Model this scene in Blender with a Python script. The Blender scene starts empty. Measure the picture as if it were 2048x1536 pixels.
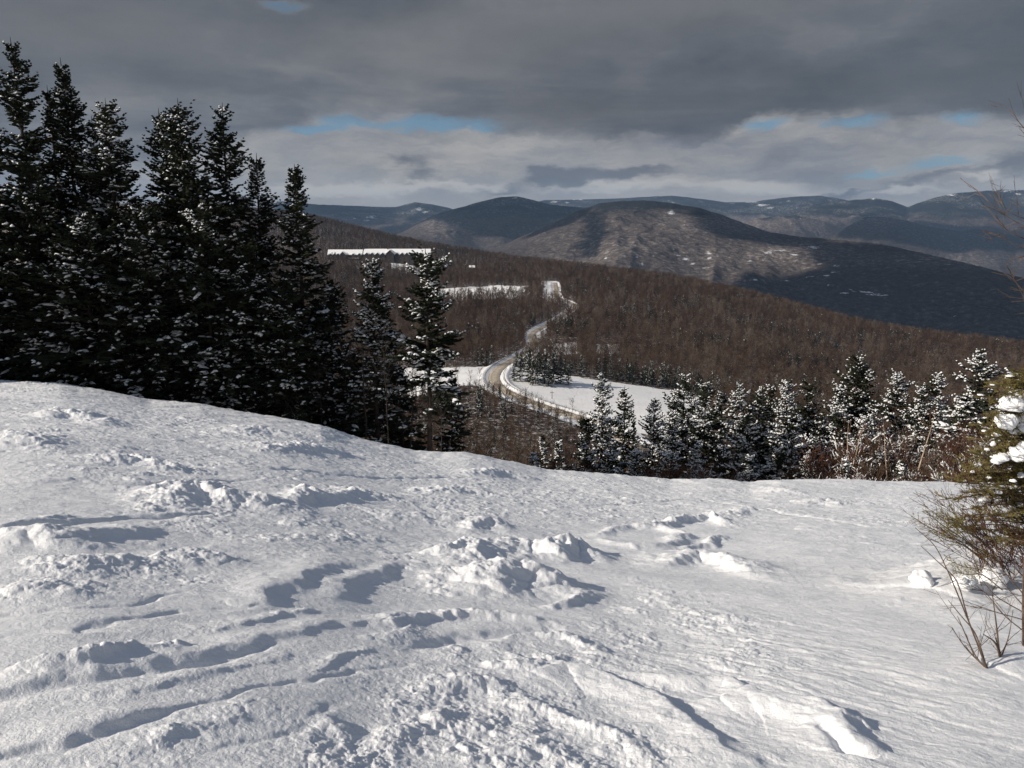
import bpy, math, random, time
import numpy as np
from mathutils import Vector
from mathutils.bvhtree import BVHTree
T0 = time.time()
R = math.radians
sc = bpy.context.scene
COL = sc.collection
# ------------------------------------------------------------------ camera
F, PITCH, EYE = 1607.0, R(11.5), 0.0      # focal length in photo pixels, camera at the origin
CP, SP = math.cos(PITCH), math.sin(PITCH)
cam = bpy.data.cameras.new('camera'); camo = bpy.data.objects.new('camera', cam); COL.objects.link(camo)
cam.sensor_width = 36; cam.lens = F / 2048 * 36; cam.clip_start = 0.1; cam.clip_end = 60000
camo.location = (0, 0, 0); camo.rotation_euler = (math.pi / 2 - PITCH, 0, 0)
sc.camera = camo
def uv(px, py):
    """photo pixel -> (x/y, z/y) of its line of sight"""
    px = np.asarray(px, float); py = np.asarray(py, float)
    d = F * CP + (768 - py) * SP
    return (px - 1024) / d, (-F * SP + (768 - py) * CP) / d
def at(px, py, Y):
    u, v = uv(px, py)
    return np.array([u * Y, Y, v * Y])
# ------------------------------------------------------------------ light
SUN_EL, SUN_AZ = R(27.5), R(-108)            # azimuth from +Y towards +X
SUN = np.array([math.sin(SUN_AZ) * math.cos(SUN_EL), math.cos(SUN_AZ) * math.cos(SUN_EL), math.sin(SUN_EL)])
sl = bpy.data.lights.new('sun', 'SUN'); slo = bpy.data.objects.new('sun', sl); COL.objects.link(slo)
sl.energy = 5.0; sl.angle = R(0.5); sl.color = (1.0, 0.915, 0.80)
slo.rotation_euler = Vector(SUN).to_track_quat('Z', 'Y').to_euler()
# ------------------------------------------------------------------ helpers
def tag(o, label=None, cat=None, group=None, kind=None):
    if label: o['label'] = label
    if cat: o['category'] = cat
    if group: o['group'] = group
    if kind: o['kind'] = kind
    return o
def empty(name, loc=(0, 0, 0), rz=0.0):
    o = bpy.data.objects.new(name, None); COL.objects.link(o); o.location = loc; o.rotation_euler = (0, 0, rz)
    o.empty_display_size = 0.5
    return o
def npmesh(name, V, faces, smooth=False):
    """V (n,3); faces: (m,k) int array or list of such arrays"""
    if not isinstance(faces, list): faces = [faces]
    faces = [f for f in faces if len(f)]
    me = bpy.data.meshes.new(name)
    V = np.ascontiguousarray(V, np.float32)
    me.vertices.add(len(V)); me.vertices.foreach_set('co', V.ravel())
    tot = np.concatenate([np.full(len(f), f.shape[1], np.int32) for f in faces])
    idx = np.concatenate([f.astype(np.int32).ravel() for f in faces])
    st = np.concatenate([[0], np.cumsum(tot)[:-1]]).astype(np.int32)
    me.loops.add(len(idx)); me.loops.foreach_set('vertex_index', idx)
    me.polygons.add(len(tot)); me.polygons.foreach_set('loop_start', st); me.polygons.foreach_set('loop_total', tot)
    me.polygons.foreach_set('use_smooth', np.full(len(tot), smooth, bool))
    me.update(calc_edges=True)
    return me
def mobj(name, me, mat, parent=None):
    o = bpy.data.objects.new(name, me); COL.objects.link(o)
    if mat and not me.materials: me.materials.append(mat)
    if parent: o.parent = parent
    return o
def attr(me, name, vals):
    a = me.attributes.new(name, 'FLOAT', 'POINT'); a.data.foreach_set('value', np.ascontiguousarray(vals, np.float32).ravel())
def grid_faces(nr, nc):
    i = np.arange(nr - 1)[:, None] * nc + np.arange(nc - 1)[None, :]
    i = i.ravel()
    return np.stack([i, i + 1, i + nc + 1, i + nc], 1)
def _h(ix, iy, s):
    h = (ix.astype(np.int64) * 374761393 + iy.astype(np.int64) * 668265263 + s * 974634777) & 0xffffffff
    h = ((h ^ (h >> 13)) * 1274126177) & 0xffffffff
    return (h ^ (h >> 16)) & 0xffff
def pn(x, y, s=0):
    xi = np.floor(x); yi = np.floor(y); fx = x - xi; fy = y - yi
    a = fx * fx * fx * (fx * (fx * 6 - 15) + 10); b = fy * fy * fy * (fy * (fy * 6 - 15) + 10)
    def g(dx, dy):
        t = _h(xi + dx, yi + dy, s) * (2 * math.pi / 65536)
        return np.cos(t) * (fx - dx) + np.sin(t) * (fy - dy)
    g00, g10, g01, g11 = g(0, 0), g(1, 0), g(0, 1), g(1, 1)
    return ((g00 * (1 - a) + g10 * a) * (1 - b) + (g01 * (1 - a) + g11 * a) * b) * 1.5
def fbm(x, y, o=4, s=0, gain=0.5, ridged=False, billow=False):
    r = 0; a = 1; n = 0
    for k in range(o):
        v = pn(x, y, s + k * 17)
        if ridged: v = 1 - 2 * np.abs(v)
        if billow: v = 2 * np.abs(v) - 0.5
        r = r + a * v; n += a; a *= gain; x = x * 2.03 + 11.3; y = y * 2.03 + 5.7
    return r / n
def worley(x, y, s=0):
    xi = np.floor(x); yi = np.floor(y); best = np.full(x.shape, 9.0)
    for dx in (-1, 0, 1):
        for dy in (-1, 0, 1):
            jx = _h(xi + dx, yi + dy, s) / 65536; jy = _h(xi + dx, yi + dy, s + 77) / 65536
            d = (x - xi - dx - jx) ** 2 + (y - yi - dy - jy) ** 2
            best = np.minimum(best, d)
    return np.sqrt(best)
def crumbs(x, y, s, prob):
    """sparse rounded crumbs, one per cell at most, of random size: height 0..1"""
    xi = np.floor(x); yi = np.floor(y); best = np.zeros(x.shape)
    for dx in (-1, 0, 1):
        for dy in (-1, 0, 1):
            jx = _h(xi + dx, yi + dy, s) / 65536; jy = _h(xi + dx, yi + dy, s + 77) / 65536; q = _h(xi + dx, yi + dy, s + 155) / 65536; r = .16 + .34 * (_h(xi + dx, yi + dy, s + 233) / 65536) ** 2
            d2 = ((x - xi - dx - jx) ** 2 + (y - yi - dy - jy) ** 2) / (r * r)
            best = np.maximum(best, np.where(q < prob, np.sqrt(np.clip(1 - d2, 0, 1)) * r * 2, 0))
    return best
def sm(a, b, x):
    t = np.clip((x - a) / (b - a), 0, 1); return t * t * (3 - 2 * t)
# ------------------------------------------------------------------ node helpers
class NT:
    def __init__(s, tree): s.t = tree; s.n = tree.nodes; s.l = tree.links
    def new(s, typ, **kw):
        n = s.n.new(typ)
        for k, v in kw.items(): setattr(n, k, v)
        return n
    def put(s, n, i, v):
        if v is None: return
        if isinstance(v, bpy.types.NodeSocket): s.l.new(v, n.inputs[i])
        else: n.inputs[i].default_value = v
    def math(s, op, a, b=None, c=None, clamp=False):
        n = s.new('ShaderNodeMath', operation=op, use_clamp=clamp)
        s.put(n, 0, a); s.put(n, 1, b); s.put(n, 2, c); return n.outputs[0]
    def mix(s, f, a, b):
        n = s.new('ShaderNodeMix', data_type='RGBA'); s.put(n, 0, f); s.put(n, 6, a); s.put(n, 7, b); return n.outputs[2]
    def noise(s, vec, scale, detail=4, rough=0.5, dist=0.0):
        n = s.new('ShaderNodeTexNoise'); s.put(n, 'Vector', vec); s.put(n, 'Scale', scale); s.put(n, 'Detail', detail)
        s.put(n, 'Roughness', rough); s.put(n, 'Distortion', dist); return n.outputs[0]
    def ramp(s, f, stops, interp='LINEAR'):
        n = s.new('ShaderNodeValToRGB'); n.color_ramp.interpolation = interp; e = n.color_ramp.elements
        while len(e) < len(stops): e.new(0.5)
        for k, (p, c) in enumerate(stops):
            e[k].position = p; e[k].color = c if len(c) == 4 else (*c, 1)
        s.put(n, 0, f); return n.outputs[0]
    def step(s, x, a, b):
        n = s.new('ShaderNodeMapRange', interpolation_type='SMOOTHSTEP'); s.put(n, 0, x); s.put(n, 1, a); s.put(n, 2, b)
        n.inputs[3].default_value = 0; n.inputs[4].default_value = 1; return n.outputs[0]
    def comb(s, x, y, z=0.0):
        n = s.new('ShaderNodeCombineXYZ'); s.put(n, 0, x); s.put(n, 1, y); s.put(n, 2, z); return n.outputs[0]
def mat(name, rough=0.9, spec=0.2):
    m = bpy.data.materials.new(name); m.use_nodes = True
    t = NT(m.node_tree); b = m.node_tree.nodes['Principled BSDF']
    b.inputs['Roughness'].default_value = rough; b.inputs['Specular IOR Level'].default_value = spec
    return m, t, b
# ------------------------------------------------------------------ sky (procedural world: blue sky + cloud layers by direction)
world = bpy.data.worlds.new('World'); sc.world = world; world.use_nodes = True
def build_world():
    t = NT(world.node_tree); t.n.clear()
    out = t.new('ShaderNodeOutputWorld'); bg = t.new('ShaderNodeBackground')
    sky = t.new('ShaderNodeTexSky', sky_type='NISHITA'); sky.sun_disc = False
    sky.sun_elevation = SUN_EL; sky.sun_rotation = SUN_AZ; sky.altitude = 800
    tc = t.new('ShaderNodeTexCoord'); sep = t.new('ShaderNodeSeparateXYZ'); t.l.new(tc.outputs['Generated'], sep.inputs[0])
    x, y, z = sep.outputs
    az = t.math('ARCTAN2', x, y)
    hyp = t.math('SQRT', t.math('ADD', t.math('MULTIPLY', x, x), t.math('MULTIPLY', y, y)))
    el = t.math('ARCTAN2', z, hyp)
    def ang(px, py):
        u, v = uv(px, py); return math.atan(u), math.atan2(v, math.hypot(1, u))
    # slow warp of the coordinates
    wv = t.comb(t.math('MULTIPLY', az, 1.0), t.math('MULTIPLY', el, 2.6), 0)
    nz = t.new('ShaderNodeTexNoise'); t.put(nz, 'Vector', wv); t.put(nz, 'Scale', 7.0); t.put(nz, 'Detail', 6.0); t.put(nz, 'Roughness', 0.55)
    sepw = t.new('ShaderNodeSeparateColor'); t.l.new(nz.outputs['Color'], sepw.inputs[0])
    nz2 = t.new('ShaderNodeTexNoise'); t.put(nz2, 'Vector', wv); t.put(nz2, 'Scale', 34.0); t.put(nz2, 'Detail', 5.0); t.put(nz2, 'Roughness', 0.6)
    sep2 = t.new('ShaderNodeSeparateColor'); t.l.new(nz2.outputs['Color'], sep2.inputs[0])
    wx = t.math('ADD', t.math('MULTIPLY', t.math('SUBTRACT', sepw.outputs[0], 0.5), 0.07), t.math('MULTIPLY', t.math('SUBTRACT', sep2.outputs[0], 0.5), 0.035))
    wy = t.math('ADD', t.math('MULTIPLY', t.math('SUBTRACT', sepw.outputs[1], 0.5), 0.032), t.math('MULTIPLY', t.math('SUBTRACT', sep2.outputs[1], 0.5), 0.022))
    azw = t.math('ADD', az, wx); elw = t.math('ADD', el, wy)
    def blob(px, py, rx, ry, sh=0.0):
        """soft ellipse, radii in photo pixels, sh = shear (dy per dx)"""
        a0, e0 = ang(px, py); a1, _ = ang(px + rx, py); _, e1 = ang(px, py - ry)
        dx = t.math('SUBTRACT', azw, a0); dy = t.math('SUBTRACT', elw, e0)
        if sh: dy = t.math('SUBTRACT', dy, t.math('MULTIPLY', dx, sh))
        dx = t.math('DIVIDE', dx, abs(a1 - a0)); dy = t.math('DIVIDE', dy, abs(e1 - e0))
        q = t.math('ADD', t.math('MULTIPLY', dx, dx), t.math('MULTIPLY', dy, dy))
        return t.math('EXPONENT', t.math('MULTIPLY', q, -1.0))
    def total(bl):
        r = None
        for b in bl:
            v = blob(*b[:5]) if len(b) > 4 else blob(*b)
            r = v if r is None else t.math('ADD', r, v)
        return r
    # far layer, streaked, lightest just above the mountains
    streak = t.noise(t.comb(t.math('MULTIPLY', azw, 4.5), t.math('MULTIPLY', elw, 19.0), 3.1), 1.0, 9, 0.62)
    puff = t.noise(t.comb(t.math('MULTIPLY', azw, 12.0), t.math('MULTIPLY', elw, 32.0), 8.1), 1.0, 9, 0.66)
    farc = t.ramp(streak, [(0.36, (0.22, 0.23, 0.26)), (0.5, (0.335, 0.33, 0.33)), (0.64, (0.45, 0.43, 0.405))])
    farc = t.mix(t.math('MULTIPLY', t.step(puff, 0.35, 0.75), 0.35), farc, (0.15, 0.16, 0.185, 1))
    lowband = t.math('SUBTRACT', 1.0, t.step(el, -0.005, 0.055))
    farc = t.mix(t.math('MULTIPLY', lowband, 0.6), farc, (0.42, 0.40, 0.375, 1))
    bright = total([(1520, 375, 110, 16), (1800, 378, 150, 8), (880, 372, 200, 9), (1960, 352, 60, 5), (640, 380, 160, 14), (1250, 372, 180, 10)])
    farc = t.mix(t.math('MULTIPLY', t.step(bright, 0.1, 1.1), 0.8), farc, (0.54, 0.52, 0.49, 1))
    # blue gaps
    gap = total([(860, 248, 110, 16), (690, 236, 60, 15), (985, 252, 70, 12), (1530, 240, 55, 14), (1720, 243, 90, 13), (1935, 235, 60, 20),
                 (1880, 330, 100, 13, 0.05), (1740, 350, 70, 7), (560, 200, 50, 14), (570, 8, 60, 16), (630, 100, 40, 14), (1850, 408, 40, 6), (620, 258, 80, 10)])
    gapm = t.math('MULTIPLY', t.step(t.math('ADD', gap, t.math('MULTIPLY', t.math('SUBTRACT', puff, 0.5), 1.0)), 0.28, 0.95), 0.88)
    skyc = t.new('ShaderNodeVectorMath', operation='MULTIPLY'); t.l.new(sky.outputs[0], skyc.inputs[0]); skyc.inputs[1].default_value = (0.085,) * 3
    blue = t.mix(0.72, skyc.outputs[0], (0.10, 0.24, 0.385, 1))
    col = t.mix(gapm, farc, blue)
    # small dark clouds below the deck
    dark = total([(1170, 350, 100, 19), (1110, 362, 60, 14), (1010, 380, 70, 12, 0.1), (1290, 348, 70, 11), (845, 352, 42, 15), (800, 322, 60, 15), (1100, 345, 40, 12),
                  (1900, 350, 110, 11, 0.16), (1680, 385, 150, 8, 0.1), (2040, 330, 60, 40)])
    dm = t.step(t.math('ADD', dark, t.math('MULTIPLY', t.math('SUBTRACT', puff, 0.5), 1.3)), 0.25, 1.25)
    col = t.mix(t.math('MULTIPLY', dm, 0.8), col, (0.105, 0.115, 0.14, 1))
    # the low deck overhead with its ragged lower edge
    pts = [(-100, 330), (300, 330), (480, 290), (560, 262), (640, 238), (700, 222), (860, 245), (960, 248), (1020, 268), (1090, 280), (1170, 275), (1300, 288), (1430, 284),
           (1478, 255), (1500, 236), (1600, 243), (1660, 252), (1740, 240), (1830, 256), (1900, 236), (1950, 222), (2000, 240), (2150, 248)]
    a_lo, a_hi = -0.8, 0.8
    st = []
    for px, py in pts:
        a, e = ang(px, py); st.append(((a - a_lo) / (a_hi - a_lo), (e / 0.3,) * 3))
    edge = t.math('MULTIPLY', t.ramp(t.math('DIVIDE', t.math('SUBTRACT', azw, a_lo), a_hi - a_lo), st, 'LINEAR'), 0.3)
    frin = t.noise(t.comb(t.math('MULTIPLY', azw, 16.0), t.math('MULTIPLY', elw, 30.0), 1.7), 1.0, 9, 0.66)
    dd = t.math('SUBTRACT', t.math('ADD', el, t.math('MULTIPLY', wy, 0.4)), edge)
    dd = t.math('ADD', dd, t.math('MULTIPLY', t.math('SUBTRACT', frin, 0.5), 0.045))
    deck = t.step(dd, -0.009, 0.016)
    # perspective coordinates of a flat deck
    zc = t.math('MAXIMUM', z, 0.03)
    dv = t.comb(t.math('DIVIDE', x, zc), t.math('DIVIDE', y, zc), 0)
    big = t.noise(dv, 0.35, 8, 0.6, 0.3)
    bell = t.noise(t.comb(t.math('MULTIPLY', azw, 5.0), t.math('MULTIPLY', elw, 11.0), 5.0), 1.0, 9, 0.6)
    dcol = t.ramp(t.math('ADD', t.math('MULTIPLY', big, 0.5), t.math('MULTIPLY', bell, 0.5)),
                  [(0.38, (0.084, 0.096, 0.115)), (0.5, (0.130, 0.140, 0.158)), (0.62, (0.21, 0.213, 0.222))])
    lift = total([(120, 60, 420, 140), (1300, 10, 500, 60), (900, 100, 300, 70)])
    dcol = t.mix(t.math('MULTIPLY', t.step(lift, 0.1, 1.4), 0.6), dcol, (0.205, 0.205, 0.207, 1))
    sink = total([(1750, 175, 500, 60), (1150, 215, 250, 45), (350, 150, 220, 45), (2050, 170, 150, 90)])
    dcol = t.mix(t.math('MULTIPLY', t.step(sink, 0.1, 1.3), 0.6), dcol, (0.080, 0.088, 0.100, 1))
    gapu = t.math('MULTIPLY', gapm, t.step(t.math('ADD', el, 0.0), 0.2, 0.24))
    deck = t.math('MULTIPLY', deck, t.math('SUBTRACT', 1.0, t.math('MULTIPLY', gapu, 0.6)))
    col = t.mix(deck, col, dcol)
    # brighter broken cloud round the sun, out of the picture to the left and above
    sv = t.new('ShaderNodeVectorMath', operation='DOT_PRODUCT'); t.l.new(tc.outputs['Generated'], sv.inputs[0]); sv.inputs[1].default_value = tuple(SUN)
    glow = t.step(sv.outputs['Value'], 0.45, 1.0)
    col = t.mix(t.math('MULTIPLY', glow, 0.8), col, (0.75, 0.72, 0.68, 1))
    up = t.step(el, 0.35, 0.9)
    col = t.mix(t.math('MULTIPLY', up, 0.7), col, (0.115, 0.178, 0.30, 1))
    t.l.new(col, bg.inputs[0]); bg.inputs[1].default_value = 1.0
    t.l.new(bg.outputs[0], out.inputs[0])
build_world()
world.cycles.sampling_method = 'MANUAL'; world.cycles.sample_map_resolution = 512
vs = sc.view_settings; vs.view_transform = 'Standard'; vs.look = 'None'; vs.exposure = 0.0; vs.gamma = 1.0
sc.cycles.use_denoising = True
sc.cycles.max_bounces = 6; sc.cycles.diffuse_bounces = 3; sc.cycles.glossy_bounces = 2; sc.cycles.transmission_bounces = 2
sc.cycles.volume_bounces = 0; sc.cycles.transparent_max_bounces = 8
sc.cycles.sample_clamp_indirect = 4
# ------------------------------------------------------------------ far mountains: one heightfield from several ranges
FLOOR = -255.0     # level of the valley floor on the left; it falls to the right
RANGES = [  # (crest points (px, py), distance Y, front width, back width, spur frequency, spur depth, seed)
    ([(430, 440), (520, 415), (560, 402), (640, 409), (700, 411), (745, 413), (790, 414), (830, 404), (862, 408), (900, 416), (960, 440), (1010, 470)], 10500, 3800, 3000, 5.0, .45, 3),
    ([(960, 470), (1040, 410), (1090, 400), (1150, 399), (1230, 397), (1300, 393), (1345, 391), (1400, 397), (1450, 404), (1500, 404), (1560, 396), (1600, 392), (1640, 391), (1680, 397), (1740, 410), (1800, 430)], 12500, 4200, 3000, 4.0, .5, 11),
    ([(1440, 470), (1500, 445), (1560, 425), (1610, 412), (1660, 404), (1710, 399), (1750, 396), (1785, 402), (1810, 412), (1850, 440), (1900, 470)], 9800, 3000, 2500, 5.0, .5, 21),
    ([(1720, 470), (1790, 425), (1830, 408), (1870, 395), (1910, 386), (1960, 382), (2010, 379), (2060, 380), (2200, 392), (2500, 430)], 9800, 3200, 2600, 4.0, .45, 31),
    ([(700, 500), (770, 474), (812, 456), (850, 437), (885, 424), (930, 412), (965, 402), (1000, 394), (1035, 392), (1068, 400), (1100, 409), (1140, 413), (1190, 416), (1260, 440), (1330, 470), (1400, 510)], 7600, 2600, 2200, 5.5, .5, 41),
    ([(735, 505), (780, 480), (830, 456), (868, 444), (895, 447), (930, 462), (975, 490), (1010, 512)], 6000, 1500, 1500, 7.0, .3, 47),
    ([(930, 520, 4600), (1000, 493, 4700), (1060, 466, 4800), (1110, 444, 4900), (1160, 420, 5000), (1200, 406, 5000), (1245, 401, 5000), (1300, 401, 5000), (1350, 407, 5000), (1400, 416, 4900), (1440, 428, 4800), (1490, 447, 4700), (1540, 464, 4500), (1600, 473, 4300), (1660, 478, 4100), (1760, 487, 3800), (1850, 507, 3500), (1950, 530, 3200), (2048, 556, 3000), (2300, 610, 2700), (2600, 660, 2500)], 5000, 2900, 2200, 5.0, .35, 51),
    ([(940, 520), (1010, 503), (1080, 488), (1150, 478), (1215, 477), (1280, 486), (1340, 505), (1400, 530)], 3900, 1100, 900, 8.0, .4, 71),
    ([(1270, 520), (1350, 500), (1440, 482), (1530, 480), (1610, 484), (1690, 494), (1760, 520)], 3900, 1300, 900, 8.0, .4, 75),
    ([(1380, 490), (1450, 455), (1520, 436), (1590, 430), (1650, 442), (1700, 468), (1740, 490)], 8400, 1900, 1500, 6.0, .5, 79),
    ([(1600, 500), (1660, 476), (1700, 450), (1730, 433), (1765, 434), (1810, 440), (1870, 455), (1920, 462), (1955, 457), (2000, 465), (2060, 478), (2200, 500), (2500, 540)], 7300, 1700, 2000, 5.0, .4, 61),
]
def mountain_height(u, Y):
    k = 14.0; fl = FLOOR - 190 * sm(0.05, 0.5, u)
    z = fl + 10 * fbm(u * 9, Y / 1400, 4, 5)
    acc = np.exp(z / k)
    for pts, Yc, wf, wb, fr, dep, s in RANGES:
        p = np.array([q[:2] for q in pts], float); pu, pv = uv(p[:, 0], p[:, 1])
        v = np.interp(u, pu, pv, left=pv[0] - .1, right=pv[-1] - .1)
        if len(pts[0]) > 2:
            yy = np.interp(u, pu, [q[2] for q in pts])
        else:
            yy = Yc
        Yr = yy * (1 + 0.03 * fbm(u * 5, u * 0 + s, 3, s + 1))
        zc = v * Yr + 4 * fbm(u * 60, u * 0, 4, s + 3)
        d = Y - Yr
        wu = u + 0.035 * fbm(u * 3 + 3, Y / 3500, 3, s + 7)
        sp = fbm(wu * fr + s, Y / 12000.0 + s, 3, s, 0.45, ridged=True)
        wfv = wf * np.minimum(yy / Yc, 1) * (1 - dep * (0.6 - sp) * np.clip(-d / (wf * 0.5), 0, 1))
        t = np.clip(np.where(d < 0, -d / wfv, d / wb), 0, 1)
        shp = (1 - t) ** 1.35 * (1 + 0.35 * t)
        zz = fl - 25 + (zc - fl + 25) * shp
        det = fbm(u * Y / 650.0, Y / 900.0, 6, s + 5, 0.55, ridged=True)
        zz = zz + 48 * (det - 0.3) * sm(0.0, 0.25, t) * np.clip((zz - fl) / 120, 0, 1)
        acc = acc + np.exp(np.clip(zz / k, -60, 200))
    return np.log(acc) * k
nu, ny = 1100, 680
us = np.linspace(-0.95, 1.15, nu); Ys = 1300 * (15500 / 1300) ** np.linspace(0, 1, ny)
U, YY = np.meshgrid(us, Ys)
ZM = mountain_height(U, YY)
Vm = np.stack([U * YY, YY, ZM], -1).reshape(-1, 3)
mtn_me = npmesh('mountains', Vm, grid_faces(ny, nu), True)
_d = Vm[:, 1] * CP - Vm[:, 2] * SP; _px = 1024 + F * Vm[:, 0] / _d; _py = 768 - F * (Vm[:, 1] * SP + Vm[:, 2] * CP) / _d
LEDGE = [  # open snow: cliffs, summit ledges, farm fields (photo pixel, radii, amount)
    (708, 437, 4, 4), (742, 434, 14, 6), (735, 441, 10, 4), (838, 419, 14, 7), (850, 424, 12, 4), (1108, 404, 12, 3), (1135, 405, 8, 3), (1524, 410, 18, 5), (1540, 416, 12, 4), (2010, 382, 26, 4), (2040, 388, 14, 4), (1745, 397, 16, 3), (1030, 396, 8, 3),
    (1368, 450, 5, 3), (1216, 503, 8, 3), (1212, 516, 5, 6), (1272, 515, 7, 4), (1285, 525, 4, 6), (1307, 512, 7, 3), (1345, 500, 8, 3), (1358, 510, 9, 3), (1372, 518, 12, 4), (1385, 528, 9, 3), (1410, 536, 13, 4), (1415, 505, 9, 8), (1420, 516, 8, 5),
    (1498, 522, 7, 3), (1528, 545, 8, 3), (1535, 506, 16, 5), (1560, 500, 22, 6), (1590, 510, 20, 4), (1500, 560, 25, 3), (1570, 562, 28, 3), (1600, 558, 14, 3), (1640, 528, 10, 4), (1675, 532, 9, 4), (1655, 551, 14, 3), (1620, 553, 14, 3), (1656, 570, 6, 4), (1690, 586, 40, 2), (1910, 632, 7, 3), (1342, 425, 12, 9), (1630, 495, 26, 5)]
_led = np.zeros(len(Vm))
for a_, b_, c_, d_ in LEDGE: _led = np.maximum(_led, .85 * np.exp(-((_px - a_) / c_) ** 2 - ((_py - b_) / d_ / .8) ** 2))
attr(mtn_me, 'ledge', _led)
_fr = np.zeros(len(Vm))  # frosted wood paler where sun falls, darker on shaded slopes: light put into colour
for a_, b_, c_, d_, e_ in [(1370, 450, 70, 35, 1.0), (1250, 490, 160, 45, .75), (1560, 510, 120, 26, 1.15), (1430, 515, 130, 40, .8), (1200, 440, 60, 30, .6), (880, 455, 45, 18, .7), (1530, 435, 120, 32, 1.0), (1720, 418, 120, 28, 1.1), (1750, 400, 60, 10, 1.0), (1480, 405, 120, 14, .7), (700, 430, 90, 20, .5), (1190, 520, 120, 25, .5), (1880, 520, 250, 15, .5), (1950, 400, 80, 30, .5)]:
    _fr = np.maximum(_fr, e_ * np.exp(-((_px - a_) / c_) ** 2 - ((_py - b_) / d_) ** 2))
attr(mtn_me, 'sunlit_frost', _fr)
mountains = mobj('mountains', mtn_me, None); tag(mountains, kind='structure')
# ------------------------------------------------------------------ middle terrain: hillside below the piste, valley meadow, wooded rise with the lodge
# columns of (Y, py): where the bare ground stands in the photo at that distance
MT = {
    -500: [(30, 775), (45, 800), (60, 860), (120, 880), (200, 860), (300, 820), (400, 780), (600, 700), (1000, 590), (1500, 490), (2200, 380), (2700, 380)],
    0:    [(30, 775), (45, 840), (60, 930), (120, 960), (200, 920), (300, 860), (400, 800), (600, 715), (1000, 610), (1500, 500), (2200, 395), (2700, 400)],
    400:  [(30, 830), (45, 920), (60, 1000), (120, 990), (200, 935), (300, 870), (400, 810), (600, 715), (1000, 612), (1500, 520), (2200, 410), (2700, 420)],
    640:  [(30, 870), (45, 960), (60, 1030), (120, 1000), (200, 940), (300, 875), (400, 812), (600, 705), (1000, 606), (1440, 522), (1500, 518), (2200, 436), (2700, 445)],
    760:  [(30, 890), (45, 985), (60, 1050), (120, 1010), (200, 945), (300, 878), (400, 808), (450, 775), (600, 702), (1000, 604), (1440, 524), (1500, 518), (1600, 512), (2150, 470), (2700, 485)],
    880:  [(30, 920), (45, 1010), (60, 1070), (120, 1025), (200, 955), (300, 885), (400, 800), (440, 768), (500, 735), (600, 697), (1000, 590), (1100, 576), (1500, 538), (2000, 494), (2600, 512)],
    1000: [(30, 945), (45, 1035), (60, 1085), (120, 1040), (200, 965), (300, 892), (385, 806), (430, 772), (500, 735), (620, 692), (1000, 588), (1100, 574), (1400, 545), (1900, 514), (2500, 535)],
    1100: [(30, 958), (45, 1050), (60, 1100), (120, 1055), (200, 980), (300, 905), (370, 838), (400, 806), (480, 748), (620, 695), (900, 618), (1050, 578), (1300, 552), (1700, 528), (2300, 550)],
    1200: [(30, 965), (45, 1055), (60, 1110), (120, 1070), (200, 1000), (290, 940), (345, 868), (380, 830), (480, 762), (620, 705), (850, 635), (1100, 580), (1500, 541), (1650, 540), (2200, 565)],
    1350: [(30, 970), (45, 1060), (60, 1120), (120, 1085), (200, 1020), (290, 955), (330, 890), (360, 850), (480, 782), (620, 718), (800, 655), (1050, 592), (1300, 562), (1450, 561), (2000, 600)],
    1550: [(30, 972), (45, 1060), (60, 1120), (120, 1090), (200, 1030), (280, 960), (360, 880), (480, 806), (620, 748), (800, 690), (1000, 630), (1150, 608), (1250, 606), (1800, 650)],
    1750: [(30, 972), (45, 1060), (60, 1120), (120, 1090), (200, 1030), (300, 950), (480, 835), (620, 785), (800, 725), (950, 675), (1080, 660), (1600, 700)],
    2048: [(30, 975), (45, 1060), (60, 1110), (120, 1085), (200, 1035), (320, 950), (480, 865), (620, 805), (800, 740), (900, 705), (980, 700), (1500, 735)],
    2500: [(30, 1000), (45, 1060), (60, 1100), (120, 1085), (200, 1040), (320, 960), (480, 885), (620, 830), (800, 770), (900, 750), (1400, 780)],
}
_cols = sorted(MT)
_cu, _ = uv(np.array(_cols, float), 600.0)
_yk = 28 * (2700 / 28) ** np.linspace(0, 1, 160)
_tab = []
for c in _cols:
    a = np.array(MT[c], float); _, v = uv(c, a[:, 1]); zz = v * a[:, 0]
    zz = np.interp(np.log(_yk), np.log(a[:, 0]), zz)
    last = a[-1, 0]
    slope = (zz[-1] * 0) - 0.12
    zz = np.where(_yk > last, v[-1] * last - (_yk - last) * 0.13, zz)
    _tab.append(zz)
_tab = np.array(_tab)                                    # (columns, depth)
_uk = np.linspace(_cu[0], _cu[-1], 220)
_T = np.array([np.interp(_uk, _cu, _tab[:, j]) for j in range(len(_yk))])   # (depth, u)
def blur(a, n, ax):
    k = np.hanning(2 * n + 3)[1:-1]; k /= k.sum()
    p = [(0, 0), (0, 0)]; p[ax] = (n, n)
    b = np.pad(a, p, mode='edge')
    return np.apply_along_axis(lambda q: np.convolve(q, k, 'valid'), ax, b)
_T = blur(blur(_T, 7, 1), 2, 0)
def mid_z0(u, Y):
    fu = np.clip((u - _uk[0]) / (_uk[1] - _uk[0]), 0, len(_uk) - 1.001)
    fy = np.clip(np.log(Y / _yk[0]) / np.log(_yk[1] / _yk[0]), 0, len(_yk) - 1.001)
    i = fu.astype(int); j = fy.astype(int); a = fu - i; b = fy - j
    return (_T[j, i] * (1 - a) + _T[j, i + 1] * a) * (1 - b) + (_T[j + 1, i] * (1 - a) + _T[j + 1, i + 1] * a) * b
def in_poly(px, py, poly):
    r = np.zeros(px.shape, bool); n = len(poly)
    for i in range(n):
        x1, y1 = poly[i]; x2, y2 = poly[(i + 1) % n]
        c = ((y1 > py) != (y2 > py)) & (px < (x2 - x1) * (py - y1) / ((y2 - y1) or 1e-9) + x1)
        r ^= c
    return r
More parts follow.
